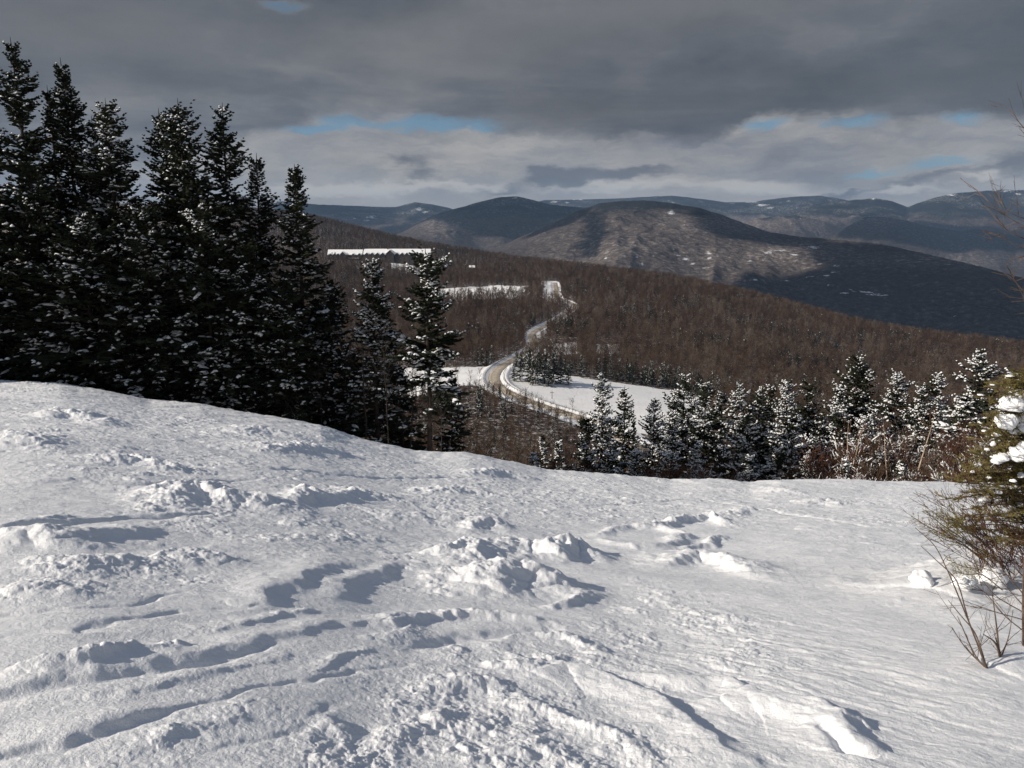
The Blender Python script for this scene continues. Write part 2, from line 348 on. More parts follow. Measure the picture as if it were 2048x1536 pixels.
OPEN_PX = [  # snow meadows and clearings seen between the woods, outlines as pixels of ground (turned into ground coordinates below)
    [(1030, 733), (1060, 742), (1120, 750), (1200, 760), (1270, 770), (1352, 783), (1420, 800), (1420, 900), (1345, 880), (1213, 852), (1170, 838), (1120, 822), (1075, 806), (1030, 790), (1004, 776), (990, 758), (1002, 742)],
    [(740, 745), (800, 740), (900, 738), (975, 733), (1003, 722), (1040, 706), (1052, 712), (1010, 735), (992, 752), (984, 768), (970, 775), (930, 772), (880, 782), (800, 800), (740, 800)],
    [(860, 580), (960, 573), (1048, 571), (1047, 596), (1000, 600), (880, 602)],
    [(1088, 562), (1117, 561), (1120, 606), (1106, 604), (1090, 600)],
    [(1066, 668), (1090, 660), (1104, 680), (1106, 690), (1060, 694)],
    [(1104, 687), (1155, 685), (1158, 708), (1110, 710)], [(1190, 690), (1240, 689), (1242, 705), (1195, 706)],
    [(778, 516), (830, 520), (856, 530), (856, 548), (800, 545), (782, 536)],
]
def poly_uy(poly, Y0s=None):
    """pixels of ground -> (u, Y) by marching along each line of sight over mid_z0"""
    Yl = 28 * (2600 / 28) ** np.linspace(0, 1, 3000); out = []
    for px, py in poly:
        out.append(ground_hit(px, py))
    return [(p[0], p[1]) for p in out]
def ground_hit(px, py, ymin=150.0):
    Yl = ymin * (2600 / ymin) ** np.linspace(0, 1, 4000)
    best = None
    d0 = F * CP + (768 - py) * SP; u = (px - 1024) / d0; v = (-F * SP + (768 - py) * CP) / d0
    g = mid_z0(np.full(Yl.shape, u), Yl) - v * Yl
    k = np.argmax(g > 0)
    if not (g > 0).any(): k = np.argmax(g)
    Y = Yl[k]
    return np.array([u * Y, Y, v * Y])
OPEN = [poly_uy(p) for p in OPEN_PX]
ROAD_PX = [(1290, 905), (1213, 857), (1175, 842), (1140, 829), (1100, 817), (1068, 806), (1035, 793), (1008, 780), (993, 768), (988, 755), (994, 742), (1012, 727), (1036, 714), (1056, 703), (1068, 692), (1066, 680), (1064, 668), (1078, 658), (1100, 647), (1118, 637), (1134, 626), (1147, 614), (1142, 606), (1126, 600), (1113, 592), (1112, 578), (1110, 565)]
ROADP = np.array([ground_hit(*p) for p in ROAD_PX])
def catmull(P, n=8):
    P = np.array(P); out = []
    Q = np.vstack([2 * P[0] - P[1], P, 2 * P[-1] - P[-2]])
    for i in range(1, len(Q) - 2):
        for k in range(n):
            t = k / n
            out.append(0.5 * ((2 * Q[i]) + (Q[i + 1] - Q[i - 1]) * t + (2 * Q[i - 1] - 5 * Q[i] + 4 * Q[i + 1] - Q[i + 2]) * t * t + (3 * Q[i] - Q[i - 1] - 3 * Q[i + 1] + Q[i + 2]) * t ** 3))
    out.append(P[-1]); return np.array(out)
def resample(P, step):
    d = np.r_[0, np.cumsum(np.linalg.norm(np.diff(P[:, :2], axis=0), axis=1))]
    s = np.arange(0, d[-1], step); return np.stack([np.interp(s, d, P[:, k]) for k in range(P.shape[1])], 1)
ROAD = resample(catmull(ROADP), 4.0)
for _ in range(3): ROAD[1:-1] = (ROAD[:-2] + ROAD[1:-1] * 2 + ROAD[2:]) / 4
def road_d(x, y):
    """distance to the road centre line and signed side, and index of nearest point"""
    x = np.asarray(x); sh = x.shape; X = x.ravel(); Yv = np.asarray(y).ravel()
    D = np.full(X.shape, 1e9); I = np.zeros(X.shape, int)
    for a in range(0, len(X), 40000):
        dx = X[a:a + 40000, None] - ROAD[None, :, 0]; dy = Yv[a:a + 40000, None] - ROAD[None, :, 1]
        q = dx * dx + dy * dy; k = q.argmin(1); I[a:a + 40000] = k; D[a:a + 40000] = np.sqrt(q[np.arange(len(k)), k])
    T = np.gradient(ROAD[:, :2], axis=0); T /= np.linalg.norm(T, axis=1)[:, None]
    n = -T[I, 1] * (X - ROAD[I, 0]) + T[I, 0] * (Yv - ROAD[I, 1])
    return D.reshape(sh), n.reshape(sh), I.reshape(sh)
# road surface level: smooth ground height along the line
ROAD[:, 2] = mid_z0(ROAD[:, 0] / ROAD[:, 1], ROAD[:, 1])
for _ in range(6): ROAD[1:-1, 2] = (ROAD[:-2, 2] + ROAD[1:-1, 2] * 2 + ROAD[2:, 2]) / 4
def open_mask(x, y):
    r = np.zeros(np.shape(x), bool); k = 2 + 12 * sm(600, 1000, y); x, y = x + k * fbm(x / 35, y / 60, 3, 611), y + 2.2 * k * fbm(x / 35, y / 60, 3, 612)
    for p in OPEN: r |= in_poly(x, y, p)
    return r
nu2, ny2 = 1000, 760
us2 = np.linspace(-0.8, 0.9, nu2); Ys2 = 31.5 * (2600 / 31.5) ** (np.linspace(0, 1, ny2) ** 0.8)
U2, Y2 = np.meshgrid(us2, Ys2); X2 = U2 * Y2
def mid_z(x, y, near=None):
    u = x / y
    z = mid_z0(u, y)
    z = z + (fbm(x / 60, y / 60, 4, 91) * 2.2 * sm(120, 300, y) + fbm(x / 14, y / 14, 3, 93) * 0.5) * sm(45, 80, y) * (1 - 0.8 * sm(350, 420, y) * (1 - sm(520, 600, y)) * sm(-.1, 0.0, u))
    return z
Z2 = mid_z(X2, Y2)
near = (Y2 > 250) & (Y2 < 1300) & (U2 > -0.15) & (U2 < 0.35)
Dr = np.full(X2.shape, 99.0); Nr = np.zeros(X2.shape); Ir = np.zeros(X2.shape, int)
Dr[near], Nr[near], Ir[near] = road_d(X2[near], Y2[near])
w = 1 - sm(5.5, 13, Dr)
Z2 = Z2 * (1 - w) + ROAD[Ir, 2] * w
Z2 += 0.9 * np.exp(-((Dr - 7.0) / 1.6) ** 2) * (Dr < 12) - 0.25 * (Dr < 4)       # ploughed banks
OM = open_mask(X2, Y2).astype(float)
OM = blur(OM, 1, 0)
OM = np.maximum(OM, .40 * (1 - sm(380, 430, Y2)) * sm(-.2, .3, fbm(X2 / 25, Y2 / 25, 3, 77)))
for xy in (0,): OM = np.clip(OM + (1 - sm(8, 12, Dr + 3.5 * (Y2 > 500))), 0, 1)
V2 = np.stack([X2, Y2, Z2], -1).reshape(-1, 3)
mid_me = npmesh('hillside', V2, grid_faces(ny2, nu2), True)
attr(mid_me, 'open', OM)
hillside = mobj('hillside', mid_me, None); tag(hillside, kind='structure')
def grid_z(x, y):
    """height of the built hillside mesh"""
    x = np.asarray(x, float); y = np.asarray(y, float)
    fu = np.clip((x / y - us2[0]) / (us2[1] - us2[0]), 0, nu2 - 1.001)
    fy = np.clip((np.log(y / 31.5) / np.log(2600 / 31.5)).clip(0, 1) ** (1 / 0.8) * (ny2 - 1), 0, ny2 - 1.001)
    i = fu.astype(int); j = fy.astype(int); a = fu - i; b = fy - j
    return (Z2[j, i] * (1 - a) + Z2[j, i + 1] * a) * (1 - b) + (Z2[j + 1, i] * (1 - a) + Z2[j + 1, i + 1] * a) * b
# ------------------------------------------------------------------ materials of the terrain
def m_mountain():
    m, t, b = mat('wooded_mountain', 1.0, 0.0)
    g = t.new('ShaderNodeNewGeometry'); P = g.outputs['Position']; sep = t.new('ShaderNodeSeparateXYZ'); t.l.new(P, sep.inputs[0])
    big = t.noise(P, 0.0011, 5, 0.6); med = t.noise(P, 0.006, 5, 0.65); fine = t.noise(P, 0.042, 5, 0.8)
    wood = t.ramp(fine, [(0.30, (0.035, 0.028, 0.026)), (0.46, (0.105, 0.086, 0.076)), (0.57, (0.21, 0.18, 0.165)), (0.70, (0.54, 0.50, 0.47))])
    fa = t.new('ShaderNodeAttribute', attribute_name='sunlit_frost')
    wood = t.mix(t.math('ADD', t.math('MULTIPLY', fa.outputs['Fac'], 0.85), 0.18, None, True), t.ramp(fine, [(0.30, (0.020, 0.017, 0.018)), (0.55, (0.042, 0.035, 0.034)), (0.75, (0.10, 0.088, 0.085))]), wood)  # sunlit slopes painted paler, the shaded ones get the darker wood
    con = t.ramp(fine, [(0.35, (0.014, 0.015, 0.017)), (0.6, (0.028, 0.029, 0.030)), (0.78, (0.10, 0.105, 0.11))])
    hh = t.math('MULTIPLY', sep.outputs[2], 0.0022)
    cm = t.step(t.math('ADD', t.math('ADD', t.math('MULTIPLY', med, 0.5), t.math('MULTIPLY', big, 0.5)), hh), 0.52, 0.68)
    col = t.mix(cm, wood, con)
    patch = t.noise(P, 0.0042, 6, 0.72, 0.4); pz = t.noise(P, 0.0009, 2, 0.5)
    pm = t.math('MULTIPLY', t.step(patch, 0.67, 0.70), t.step(pz, 0.5, 0.58))
    # rime and open ledges on the highest summits
    la = t.new('ShaderNodeAttribute', attribute_name='ledge')
    led = t.step(t.math('ADD', la.outputs['Fac'], t.math('MULTIPLY', t.math('SUBTRACT', t.noise(P, 0.02, 5, 0.8), 0.5), 3.2)), 0.62, 0.95)
    summ = t.math('MULTIPLY', t.step(sep.outputs[2], 150, 330), t.step(t.noise(P, 0.005, 5, 0.7), 0.60, 0.66))
    fro = t.math('MULTIPLY', t.step(sep.outputs[2], 20, 110), t.math('MULTIPLY', t.step(fine, 0.5, 0.62), t.step(t.noise(P, 0.0016, 3, 0.6), 0.46, 0.6)))
    pm = t.math('MAXIMUM', t.math('MAXIMUM', pm, summ), led)
    col = t.mix(t.math('MULTIPLY', fro, 0.6), col, (0.45, 0.44, 0.43, 1))
    col = t.mix(pm, col, (0.75, 0.75, 0.76, 1))
    t.put(b, 'Base Color', col)
    bp = t.new('ShaderNodeBump'); t.put(bp, 'Height', t.noise(P, 0.012, 6, 0.7)); bp.inputs['Distance'].default_value = 28; bp.inputs['Strength'].default_value = 0.6
    t.l.new(bp.outputs[0], b.inputs['Normal'])
    return m
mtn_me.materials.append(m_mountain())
def m_hillside():
    m, t, b = mat('snowy_forest_floor', 0.95, 0.05)
    g = t.new('ShaderNodeNewGeometry'); P = g.outputs['Position']
    a = t.new('ShaderNodeAttribute', attribute_name='open')
    n = t.noise(P, 0.35, 6, 0.7); n2 = t.noise(P, 0.03, 4, 0.6)
    litter = t.ramp(n, [(0.35, (0.045, 0.03, 0.022)), (0.52, (0.10, 0.07, 0.055)), (0.60, (0.5, 0.48, 0.47)), (0.8, (0.72, 0.71, 0.71))])
    snow = t.ramp(t.noise(P, 0.12, 6, 0.6), [(0.3, (0.80, 0.785, 0.77)), (0.6, (0.87, 0.86, 0.85))])
    weeds = t.math('MULTIPLY', t.step(t.noise(P, 0.5, 5, 0.75), 0.60, 0.68), t.step(n2, 0.5, 0.62))
    snow = t.mix(t.math('MULTIPLY', weeds, 0.6), snow, (0.25, 0.19, 0.14, 1))
    em = t.step(t.math('ADD', a.outputs['Fac'], t.math('MULTIPLY', t.math('SUBTRACT', n, 0.5), 0.9)), 0.35, 0.6)
    t.put(b, 'Base Color', t.mix(em, litter, snow))
    bp = t.new('ShaderNodeBump'); t.put(bp, 'Height', t.noise(P, 0.6, 5, 0.6)); bp.inputs['Distance'].default_value = 0.6; bp.inputs['Strength'].default_value = 0.5
    t.l.new(bp.outputs[0], b.inputs['Normal'])
    return m
mid_me.materials.append(m_hillside())
# ------------------------------------------------------------------ road
def build_road():
    T = np.gradient(ROAD[:, :2], axis=0); T /= np.linalg.norm(T, axis=1)[:, None]; N = np.stack([-T[:, 1], T[:, 0]], 1)
    offs = np.array([-3.5, -3.0, -1.6, 0, 1.6, 3.0, 3.5]); up = np.array([-0.3, 0.02, 0.08, 0.1, 0.08, 0.02, -0.3])
    V = np.zeros((len(ROAD), len(offs), 3))
    for k, o in enumerate(offs):
        V[:, k, :2] = ROAD[:, :2] + N * o; V[:, k, 2] = ROAD[:, 2] + up[k] + 0.06
    me = npmesh('road', V.reshape(-1, 3), grid_faces(len(ROAD), len(offs))[:, ::-1], True)
    me.flip_normals() if False else None
    attr(me, 'across', np.tile(offs, (len(ROAD), 1)))
    m, t, b = mat('sanded_winter_road', 0.85, 0.2)
    g = t.new('ShaderNodeNewGeometry'); a = t.new('ShaderNodeAttribute', attribute_name='across')
    n = t.noise(g.outputs['Position'], 0.6, 5, 0.75)
    tr = t.math('ABSOLUTE', t.math('SUBTRACT', t.math('ABSOLUTE', a.outputs['Fac']), 1.7))
    base = t.ramp(n, [(0.3, (0.34, 0.28, 0.20)), (0.5, (0.44, 0.37, 0.28)), (0.62, (0.62, 0.57, 0.50))])
    col = t.mix(t.math('MULTIPLY', t.math('SUBTRACT', 1.0, t.step(tr, 0.2, 0.9)), 0.4), base, (0.26, 0.20, 0.14, 1))
    t.put(b, 'Base Color', col)
    o = mobj('road', me, m); tag(o, kind='structure')
    return N
ROADN = build_road()
# ------------------------------------------------------------------ the piste: near snow slope
YC = 30.0
CREST = [(-900, 742), (-300, 752), (0, 764), (120, 768), (200, 782), (300, 802), (400, 812), (480, 826), (560, 838), (640, 852), (700, 872), (760, 888), (830, 903), (880, 908), (930, 909), (985, 916), (1040, 930), (1090, 941), (1150, 944), (1200, 948), (1290, 957), (1340, 963), (1420, 960), (1500, 966), (1560, 961), (1700, 963), (1760, 966), (1880, 966), (2048, 972), (2400, 985), (3000, 1000)]
_cp = np.array(CREST, float); _qu, _qv = uv(_cp[:, 0], _cp[:, 1])
GH = 1.62
_uf = np.linspace(-1.6, 1.6, 641); _zf = np.interp(_uf, _qu, _qv) * YC
_zs = np.convolve(np.pad(_zf, 30, mode='edge'), np.hanning(63)[1:-1] / np.hanning(63)[1:-1].sum(), 'valid')
def snow_base(x, y):
    u = x / y
    s = (np.interp(u, _uf, _zs) + GH) / YC
    dlt = np.interp(u, _uf, _zf - _zs) * sm(16, 29, y)
    z = -GH + s * y + dlt
    e = np.maximum(y - YC, 0)
    return z - np.where(e < 12, 0.022 * e * e, 0.022 * 144 + 0.53 * (e - 12)) 
def G(px, py):
    """pixel of ground on the piste -> world x, y"""
    u, v = uv(px, py); y = 6.0
    lo, hi = 1.2, YC + 3
    for _ in range(50):
        m = (lo + hi) / 2
        if float(snow_base(np.array(u * m), np.array(m))) > v * m: hi = m
        else: lo = m
    return np.array([float(u) * lo, lo])
def polyd(x, y, P):
    """distance to a polyline, signed (+ = right of the direction of travel), and 0..1 along it"""
    best = np.full(x.shape, 1e9); sw = np.zeros(x.shape); sg = np.zeros(x.shape); al = np.zeros(x.shape)
    L = np.r_[0, np.cumsum(np.linalg.norm(np.diff(P, axis=0), axis=1))]
    for i in range(len(P) - 1):
        a = P[i]; d = P[i + 1] - a; n2 = (d * d).sum(); n = math.sqrt(n2)
        tr = ((x - a[0]) * d[0] + (y - a[1]) * d[1]) / n2; t = np.clip(tr, 0, 1)
        qx = x - a[0] - d[0] * t; qy = y - a[1] - d[1] * t; D = np.hypot(qx, qy)
        c = (x - a[0]) * d[1] / n - (y - a[1]) * d[0] / n
        m = D < best
        best = np.where(m, D, best); sw = np.where(m, c / (D + 1e-6), sw); sg = np.where(m, np.sign(c) * D, sg); al = np.where(m, (L[i] + t * n) / L[-1], al)
    return best, sg, al, sw
# (kind, pixel polyline, width to the left of travel, width to the right, height, lumpiness)
FEAT = [
    ('r', [(470, 1212), (520, 1200), (575, 1172), (640, 1140), (690, 1128), (750, 1124)], .42, .13, .105, .15),
    ('r', [(640, 1190), (700, 1160), (770, 1138), (815, 1130), (850, 1146)], .24, .13, .085, .3),
    ('r', [(850, 1160), (900, 1150), (930, 1158)], .15, .2, .06, .8),
    ('r', [(930, 1125), (1000, 1098), (1060, 1095), (1100, 1112)], .60, .36, .25, .6),
    ('r', [(1100, 1120), (1150, 1105), (1185, 1118)], .40, .26, .32, .5),
    ('r', [(880, 1110), (930, 1098), (960, 1104)], .15, .10, .14, .7),
    ('r', [(960, 1180), (1020, 1160), (1080, 1165), (1120, 1185)], .5, .32, .34, .5),
    ('r', [(1080, 1215), (1140, 1205), (1180, 1195)], .12, .10, .08, .8),
    ('r', [(1200, 1075), (1250, 1060), (1320, 1062), (1370, 1078), (1330, 1095), (1260, 1098), (1205, 1085)], .18, .18, .13, .4),
    ('r', [(1290, 1062), (1370, 1045), (1420, 1040), (1455, 1055)], .25, .18, .20, .8),
    ('r', [(1370, 1098), (1420, 1088), (1450, 1078)], .15, .10, .13, .6),
    ('r', [(1340, 1130), (1390, 1118), (1440, 1125), (1495, 1150)], .6, .2, .25, .5),
    ('r', [(780, 1245), (830, 1232), (900, 1228), (1000, 1235), (1090, 1248)], .22, .07, .10, 1.0),
    ('g', [(800, 1288), (870, 1282), (960, 1272), (1050, 1262), (1110, 1262)], .12, .12, -.09, .1),
    ('r', [(1000, 1278), (1060, 1270), (1120, 1276), (1170, 1300)], .12, .12, .06, 1.0),
    ('r', [(820, 1250), (780, 1262), (740, 1275)], .2, .05, .05, .8),
    ('r', [(600, 1268), (650, 1252), (720, 1240), (830, 1232)], .16, .06, .045, .25),
    ('r', [(-80, 1400), (40, 1378), (120, 1355), (200, 1342), (320, 1322), (430, 1302), (540, 1276), (600, 1262)], .26, .09, .058, .35),
    ('g', [(-80, 1418), (60, 1392), (200, 1362), (330, 1340), (450, 1316), (560, 1292)], .06, .06, -.04, .2),
    ('r', [(60, 1350), (130, 1332), (200, 1325), (260, 1310)], .12, .10, .09, 1.0),
    ('r', [(190, 1320), (240, 1306), (330, 1300), (370, 1292)], .08, .08, .07, 1.0),
    ('r', [(-60, 1520), (60, 1490), (180, 1462), (260, 1440), (345, 1420)], .14, .03, .045, .2),
    ('g', [(-60, 1531), (70, 1498), (190, 1470), (330, 1430)], .04, .04, -.03, .2),
    ('r', [(60, 1420), (200, 1394), (330, 1370), (470, 1340), (560, 1318)], .12, .04, .03, .5),
    ('r', [(230, 1505), (330, 1475), (480, 1440), (560, 1425)], .12, .05, .03, .7),
    ('r', [(620, 1345), (680, 1320), (730, 1305)], .10, .03, .03, .5),
    ('r', [(400, 1260), (470, 1240), (560, 1226), (640, 1220)], .15, .05, .035, .8),
    ('r', [(330, 1005), (360, 990), (410, 983), (450, 998), (500, 1000), (555, 1012)], .55, .35, .24, .8),
    ('r', [(590, 1004), (612, 986), (640, 1000)], .25, .20, .22, .6),
    ('r', [(660, 998), (720, 990), (790, 1002)], .3, .25, .12, 1.0),
    ('r', [(20, 1098), (50, 1080), (80, 1080), (130, 1092)], .4, .2, .17, .5),
    ('r', [(135, 1090), (190, 1072), (240, 1068), (300, 1056)], .35, .16, .10, .5),
    ('r', [(0, 1068), (60, 1048), (150, 1030)], .2, .1, .09, .7),
    ('r', [(210, 925), (280, 925), (330, 938), (370, 942)], .6, .4, .16, 1.0),
    ('r', [(-40, 895), (20, 888), (70, 900)], .8, .5, .22, .6),
    ('r', [(480, 868), (520, 862), (590, 878)], .9, .6, .26, .6), ('r', [(95, 835), (120, 828), (140, 834)], .5, .4, .22, .5),
    ('r', [(160, 840), (185, 833), (205, 840)], .5, .4, .25, .5), ('r', [(200, 852), (222, 846), (240, 852)], .5, .4, .2, .5),
    ('r', [(540, 905), (600, 900), (680, 908)], .8, .5, .2, 1.0), ('r', [(320, 1120), (380, 1112), (440, 1118)], .3, .25, .1, 1.0),
    ('r', [(140, 1135), (220, 1125), (260, 1130)], .3, .25, .1, 1.0), ('r', [(30, 1200), (90, 1188), (140, 1180)], .3, .2, .08, 1.0),
    ('r', [(950, 952), (1000, 945), (1060, 958)], .8, .5, .18, .8), ('r', [(860, 985), (930, 984), (980, 992)], .6, .4, .14, 1.0),
    ('r', [(740, 1030), (800, 1036), (860, 1040), (960, 1046)], .7, .4, .13, .5), ('r', [(930, 1060), (980, 1050), (1010, 1062)], .3, .25, .14, .7),
    ('r', [(1600, 1010), (1650, 1002), (1680, 1010)], .5, .4, .16, .8), ('r', [(1430, 1040), (1500, 1020), (1560, 1022)], .5, .3, .12, .9),
    ('r', [(1480, 985), (1530, 982), (1600, 990)], .6, .4, .1, .8),
    ('g', [(-60, 1075), (100, 1050), (250, 1030), (420, 1020)], .05, .05, -.05, .1), ('r', [(-60, 1070), (100, 1045), (250, 1025), (420, 1015)], .06, .05, .03, .4),
    ('g', [(-60, 1290), (150, 1262), (350, 1225), (560, 1205)], .04, .04, -.03, .1), ('g', [(-60, 1250), (180, 1215), (380, 1190)], .04, .04, -.03, .1),
    ('g', [(300, 1440), (500, 1390), (700, 1345), (820, 1330)], .035, .035, -.025, .1), ('g', [(420, 1500), (560, 1460), (700, 1400)], .03, .03, -.02, .1),
    ('g', [(1200, 1010), (1400, 1000), (1600, 1030), (1760, 1060)], .08, .08, -.05, .1), ('g', [(500, 935), (700, 950), (900, 958), (1100, 985)], .10, .10, -.06, .1),
    ('g', [(100, 960), (300, 968), (520, 960)], .09, .09, -.05, .1),
    # big lumps and steps at the lower right
    ('r', [(1060, 1352), (1140, 1344), (1220, 1368), (1290, 1398), (1340, 1432), (1400, 1480), (1470, 1530)], .10, .26, .13, .4),
    ('r', [(1300, 1352), (1380, 1368), (1450, 1372), (1480, 1390)], .12, .14, .10, .3),
    ('r', [(1440, 1410), (1500, 1400), (1590, 1415), (1650, 1440), (1690, 1478), (1715, 1500)], .14, .30, .19, .25),
    ('g', [(1640, 1470), (1690, 1496), (1740, 1506)], .06, .06, -.10, .2),
    ('r', [(1690, 1462), (1720, 1452), (1740, 1462)], .07, .05, .07, .5),
    ('r', [(1000, 1370), (1050, 1420), (1150, 1450), (1230, 1480), (1300, 1530)], .10, .10, .06, 1.0),
    ('r', [(760, 1490), (860, 1450), (920, 1440), (980, 1460)], .12, .14, .06, 1.0), ('r', [(960, 1510), (1060, 1500), (1180, 1530)], .12, .10, .06, 1.0),
    ('r', [(850, 1385), (920, 1372), (980, 1378)], .14, .1, .07, 1.0), ('r', [(1000, 1330), (1070, 1336), (1130, 1330)], .12, .10, .07, .8),
    ('r', [(600, 1450), (640, 1440), (660, 1460)], .08, .06, .05, .8),
    # snow bank under the bush at the right edge
    ('r', [(1850, 1196), (1920, 1170), (1990, 1152), (2080, 1130), (2300, 1100)], .9, .7, .42, .15),
    ('r', [(1990, 1345), (2040, 1330), (2120, 1320)], .35, .3, .12, .1),
]
CHUNK = [(1040, 1300, 200, 70, .85), (900, 1400, 260, 110, .8), (1100, 1500, 330, 90, 1.0), (1250, 1390, 170, 60, .7), (700, 1520, 200, 50, .8), (1420, 1270, 240, 120, .8),
         (640, 1060, 420, 60, .7), (220, 1150, 300, 60, .8), (1100, 1010, 300, 45, .7), (450, 950, 500, 60, .6), (1300, 1190, 120, 50, .6), (1500, 1070, 200, 50, .6), (850, 1180, 120, 30, .8),
         (150, 1330, 220, 30, .5), (1750, 1100, 150, 50, .5), (860, 1245, 120, 22, 1.0), (1550, 1330, 240, 60, .5), (420, 1490, 200, 40, .4), (1000, 960, 500, 30, .5), (450, 870, 500, 60, .4)]
def snow_z(x, y):
    z = snow_base(x, y)
    d = np.hypot(x, y)
    far = sm(5, 22, d)
    # travel direction of the tracks: from lower left to upper right of the picture
    ca, sa = math.cos(0.42), math.sin(0.42)
    a = x * ca + y * sa; c = -x * sa + y * ca
    wob = 0.5 * pn(x / 2.5, y / 2.5, 201)
    calm = np.zeros(x.shape)
    z = z + 0.10 * fbm(x / 5.0, y / 5.0, 3, 301) * sm(2, 8, d) + 0.035 * fbm(x / 1.5, y / 1.5, 3, 311)
    z = z + 0.028 * fbm(a / 2.2, (c + wob * .5) / 0.33, 4, 321, 0.5)                # wind ribs
    z = z + 0.010 * fbm(a / 0.7, c / 0.10, 3, 331) * (1 - 0.5 * far)
    # chunk masks
    ch = 0.10 + 0.75 * sm(0.05, 0.42, fbm(x / 2.4 + 40, y / 3.4, 4, 341)) * (0.35 + 0.65 * sm(4, 9, d))
    for px, py, rx, ry, s in CHUNK:
        g0 = G(px, py); g1 = G(px, py - ry); g2 = G(px, min(py + ry, 1700)); Rx = abs(G(px + rx, py)[0] - g0[0]); Ry = max(abs(g1[1] - g2[1]) / 2, .1)
        q = ((x - g0[0]) / Rx) ** 2 + ((y - g0[1]) / Ry) ** 2
        ch = np.maximum(ch, s * np.exp(-q * q * 0.7) * (0.6 + 0.6 * sm(-.2, .3, fbm(x / 0.5, y / 0.6, 3, 351))))
    smooth_px = [(300, 1250, 420, 50), (120, 1290, 300, 40), (850, 1210, 260, 30), (1200, 1160, 60, 30), (1700, 1240, 200, 90), (1850, 1420, 330, 130), (640, 1400, 130, 60), (1250, 1085, 120, 30), (1380, 1160, 120, 24), (1600, 1470, 160, 50), (960, 1262, 140, 18), (420, 1225, 200, 28), (1480, 1085, 200, 40)]
    for px, py, rx, ry in smooth_px:
        g0 = G(px, py); g1 = G(px, py - ry); g2 = G(px, min(py + ry, 1700)); Rx = abs(G(px + rx, py)[0] - g0[0]); Ry = max(abs(g1[1] - g2[1]) / 2, .1)
        q = ((x - g0[0]) / Rx) ** 2 + ((y - g0[1]) / Ry) ** 2
        ch = ch * (1 - 0.9 * np.exp(-q * q))
    ch = np.clip(ch, 0.0, 1)
    # placed drifts, mounds, grooves
    wx_ = .10 * pn(x / .5, y / .5, 391) + .03 * pn(x / .13, y / .13, 392); wy_ = .10 * pn(x / .5, y / .5, 393) + .03 * pn(x / .13, y / .13, 394)
    nx = 0.5 * fbm(x / 0.35, y / 0.35, 3, 361); ny_ = fbm(x / 0.16, y / 0.16, 3, 371)
    for kind, pts, wl, wr, h, lump in FEAT:
        P = np.array([G(*p) for p in pts]); cen = P.mean(0); rad = np.linalg.norm(P - cen, axis=1).max() + 3.2 * max(wl, wr)
        m = np.hypot(x - cen[0], y - cen[1]) < rad; Pm = cen[1]
        if not m.any(): continue
        xx, yy = x[m], y[m]; D, sg, al, sw = polyd(xx + wx_[m], yy + wy_[m], P)
        wl, wr = (wl * .68, wr * .8) if Pm > 3.6 else (wl * .85, wr); sc_ = max(wl, wr)
        wv = wl + (wr - wl) * sm(-1, 1, np.clip(sw, -1, 1))
        wv = wv * (1 + .35 * nx[m])
        e = np.exp(-np.abs(D / wv) ** 2.0)
        tap = 0.35 + 0.65 * np.sin(np.clip(al, 0.0, 1) * math.pi) ** 0.5
        hh = h * (0.62 if Pm > 5.5 else 0.56) * (1 + lump * (0.55 * ny_[m] + 0.5 * nx[m]))
        z[m] += hh * e * tap
        ch[m] = np.clip(ch[m] + 0.8 * max(lump - 0.3, 0) * e, 0, 1)
        if lump < 0.45: ch[m] *= 1 - 0.8 * e
    # clods: cellular lumps of several sizes
    xw = x + .05 * pn(x / .09, y / .09, 395) + .02 * pn(x / .03, y / .03, 397); yw = y + .05 * pn(x / .09, y / .09, 396) + .02 * pn(x / .03, y / .03, 398)
    w1 = worley(xw / 0.24, yw / 0.24, 401); w2 = worley(xw / 0.10, yw / 0.10, 411); w3 = worley(xw / 0.045, yw / 0.045, 421)
    cl = 0.026 * (np.clip(0.62 - w1, 0, 1) * 1.5) * sm(0.45, 0.95, ch) + 0.018 * np.clip(0.62 - w2, 0, 1) * 1.6 * sm(0.3, 0.9, ch)
    cl = cl + 0.010 * np.clip(0.6 - w3, 0, 1) * 1.6 * ch * (1 - sm(4, 9, d))
    big = worley(x / 0.9, y / 0.9, 431)
    cl = cl + 0.05 * np.clip(0.5 - big, 0, 1) * sm(0.3, 0.8, ch) * far * sm(-.1, .4, pn(x / 3, y / 3, 433))
    cr = 0.024 * crumbs(x / .13, y / .13, 501, .5) * (.25 + .75 * ch) + 0.045 * crumbs(x / .30, y / .30, 511, .35) * sm(.2, .7, ch + .25 * far) * sm(3, 6, d) + .013 * crumbs(x / .055, y / .055, 521, .45) * (.15 + .85 * ch) * (1 - sm(5, 9, d))
    cl = cl + cr * (.75 + .25 * fbm(x / .03, y / .03, 2, 531))
    cl = cl * (0.58 + 0.22 * far)
    z = z + cl + 0.016 * ch * fbm(x / 0.2, y / 0.2, 6, 441, 0.66) * (1 + 1.2 * far)
    z = z + 0.0035 * fbm(x / 0.06, y / 0.06, 4, 445, 0.7) * (1 - sm(6, 12, d)) * (.4 + .6 * ch)
    c2, s2 = math.cos(-0.75), math.sin(-0.75); a2 = x * c2 + y * s2; b2 = -x * s2 + y * c2
    z = z + 0.022 * fbm(a2 / .55, b2 / .11, 5, 447, .62) * np.exp(-((x - 1.9) / 1.4) ** 2 - ((y - 5.0) / 1.9) ** 2)
    z = z + 0.0022 * fbm(x / 0.03, y / 0.03, 3, 451) * (1 - sm(3, 7, d))
    # rough snow of the whole piste surface, coarser with distance
    z = z + 0.030 * fbm(a / 0.5, c / 0.22, 5, 461, 0.62) * sm(3.5, 11, d) * (0.45 + 0.55 * ch)
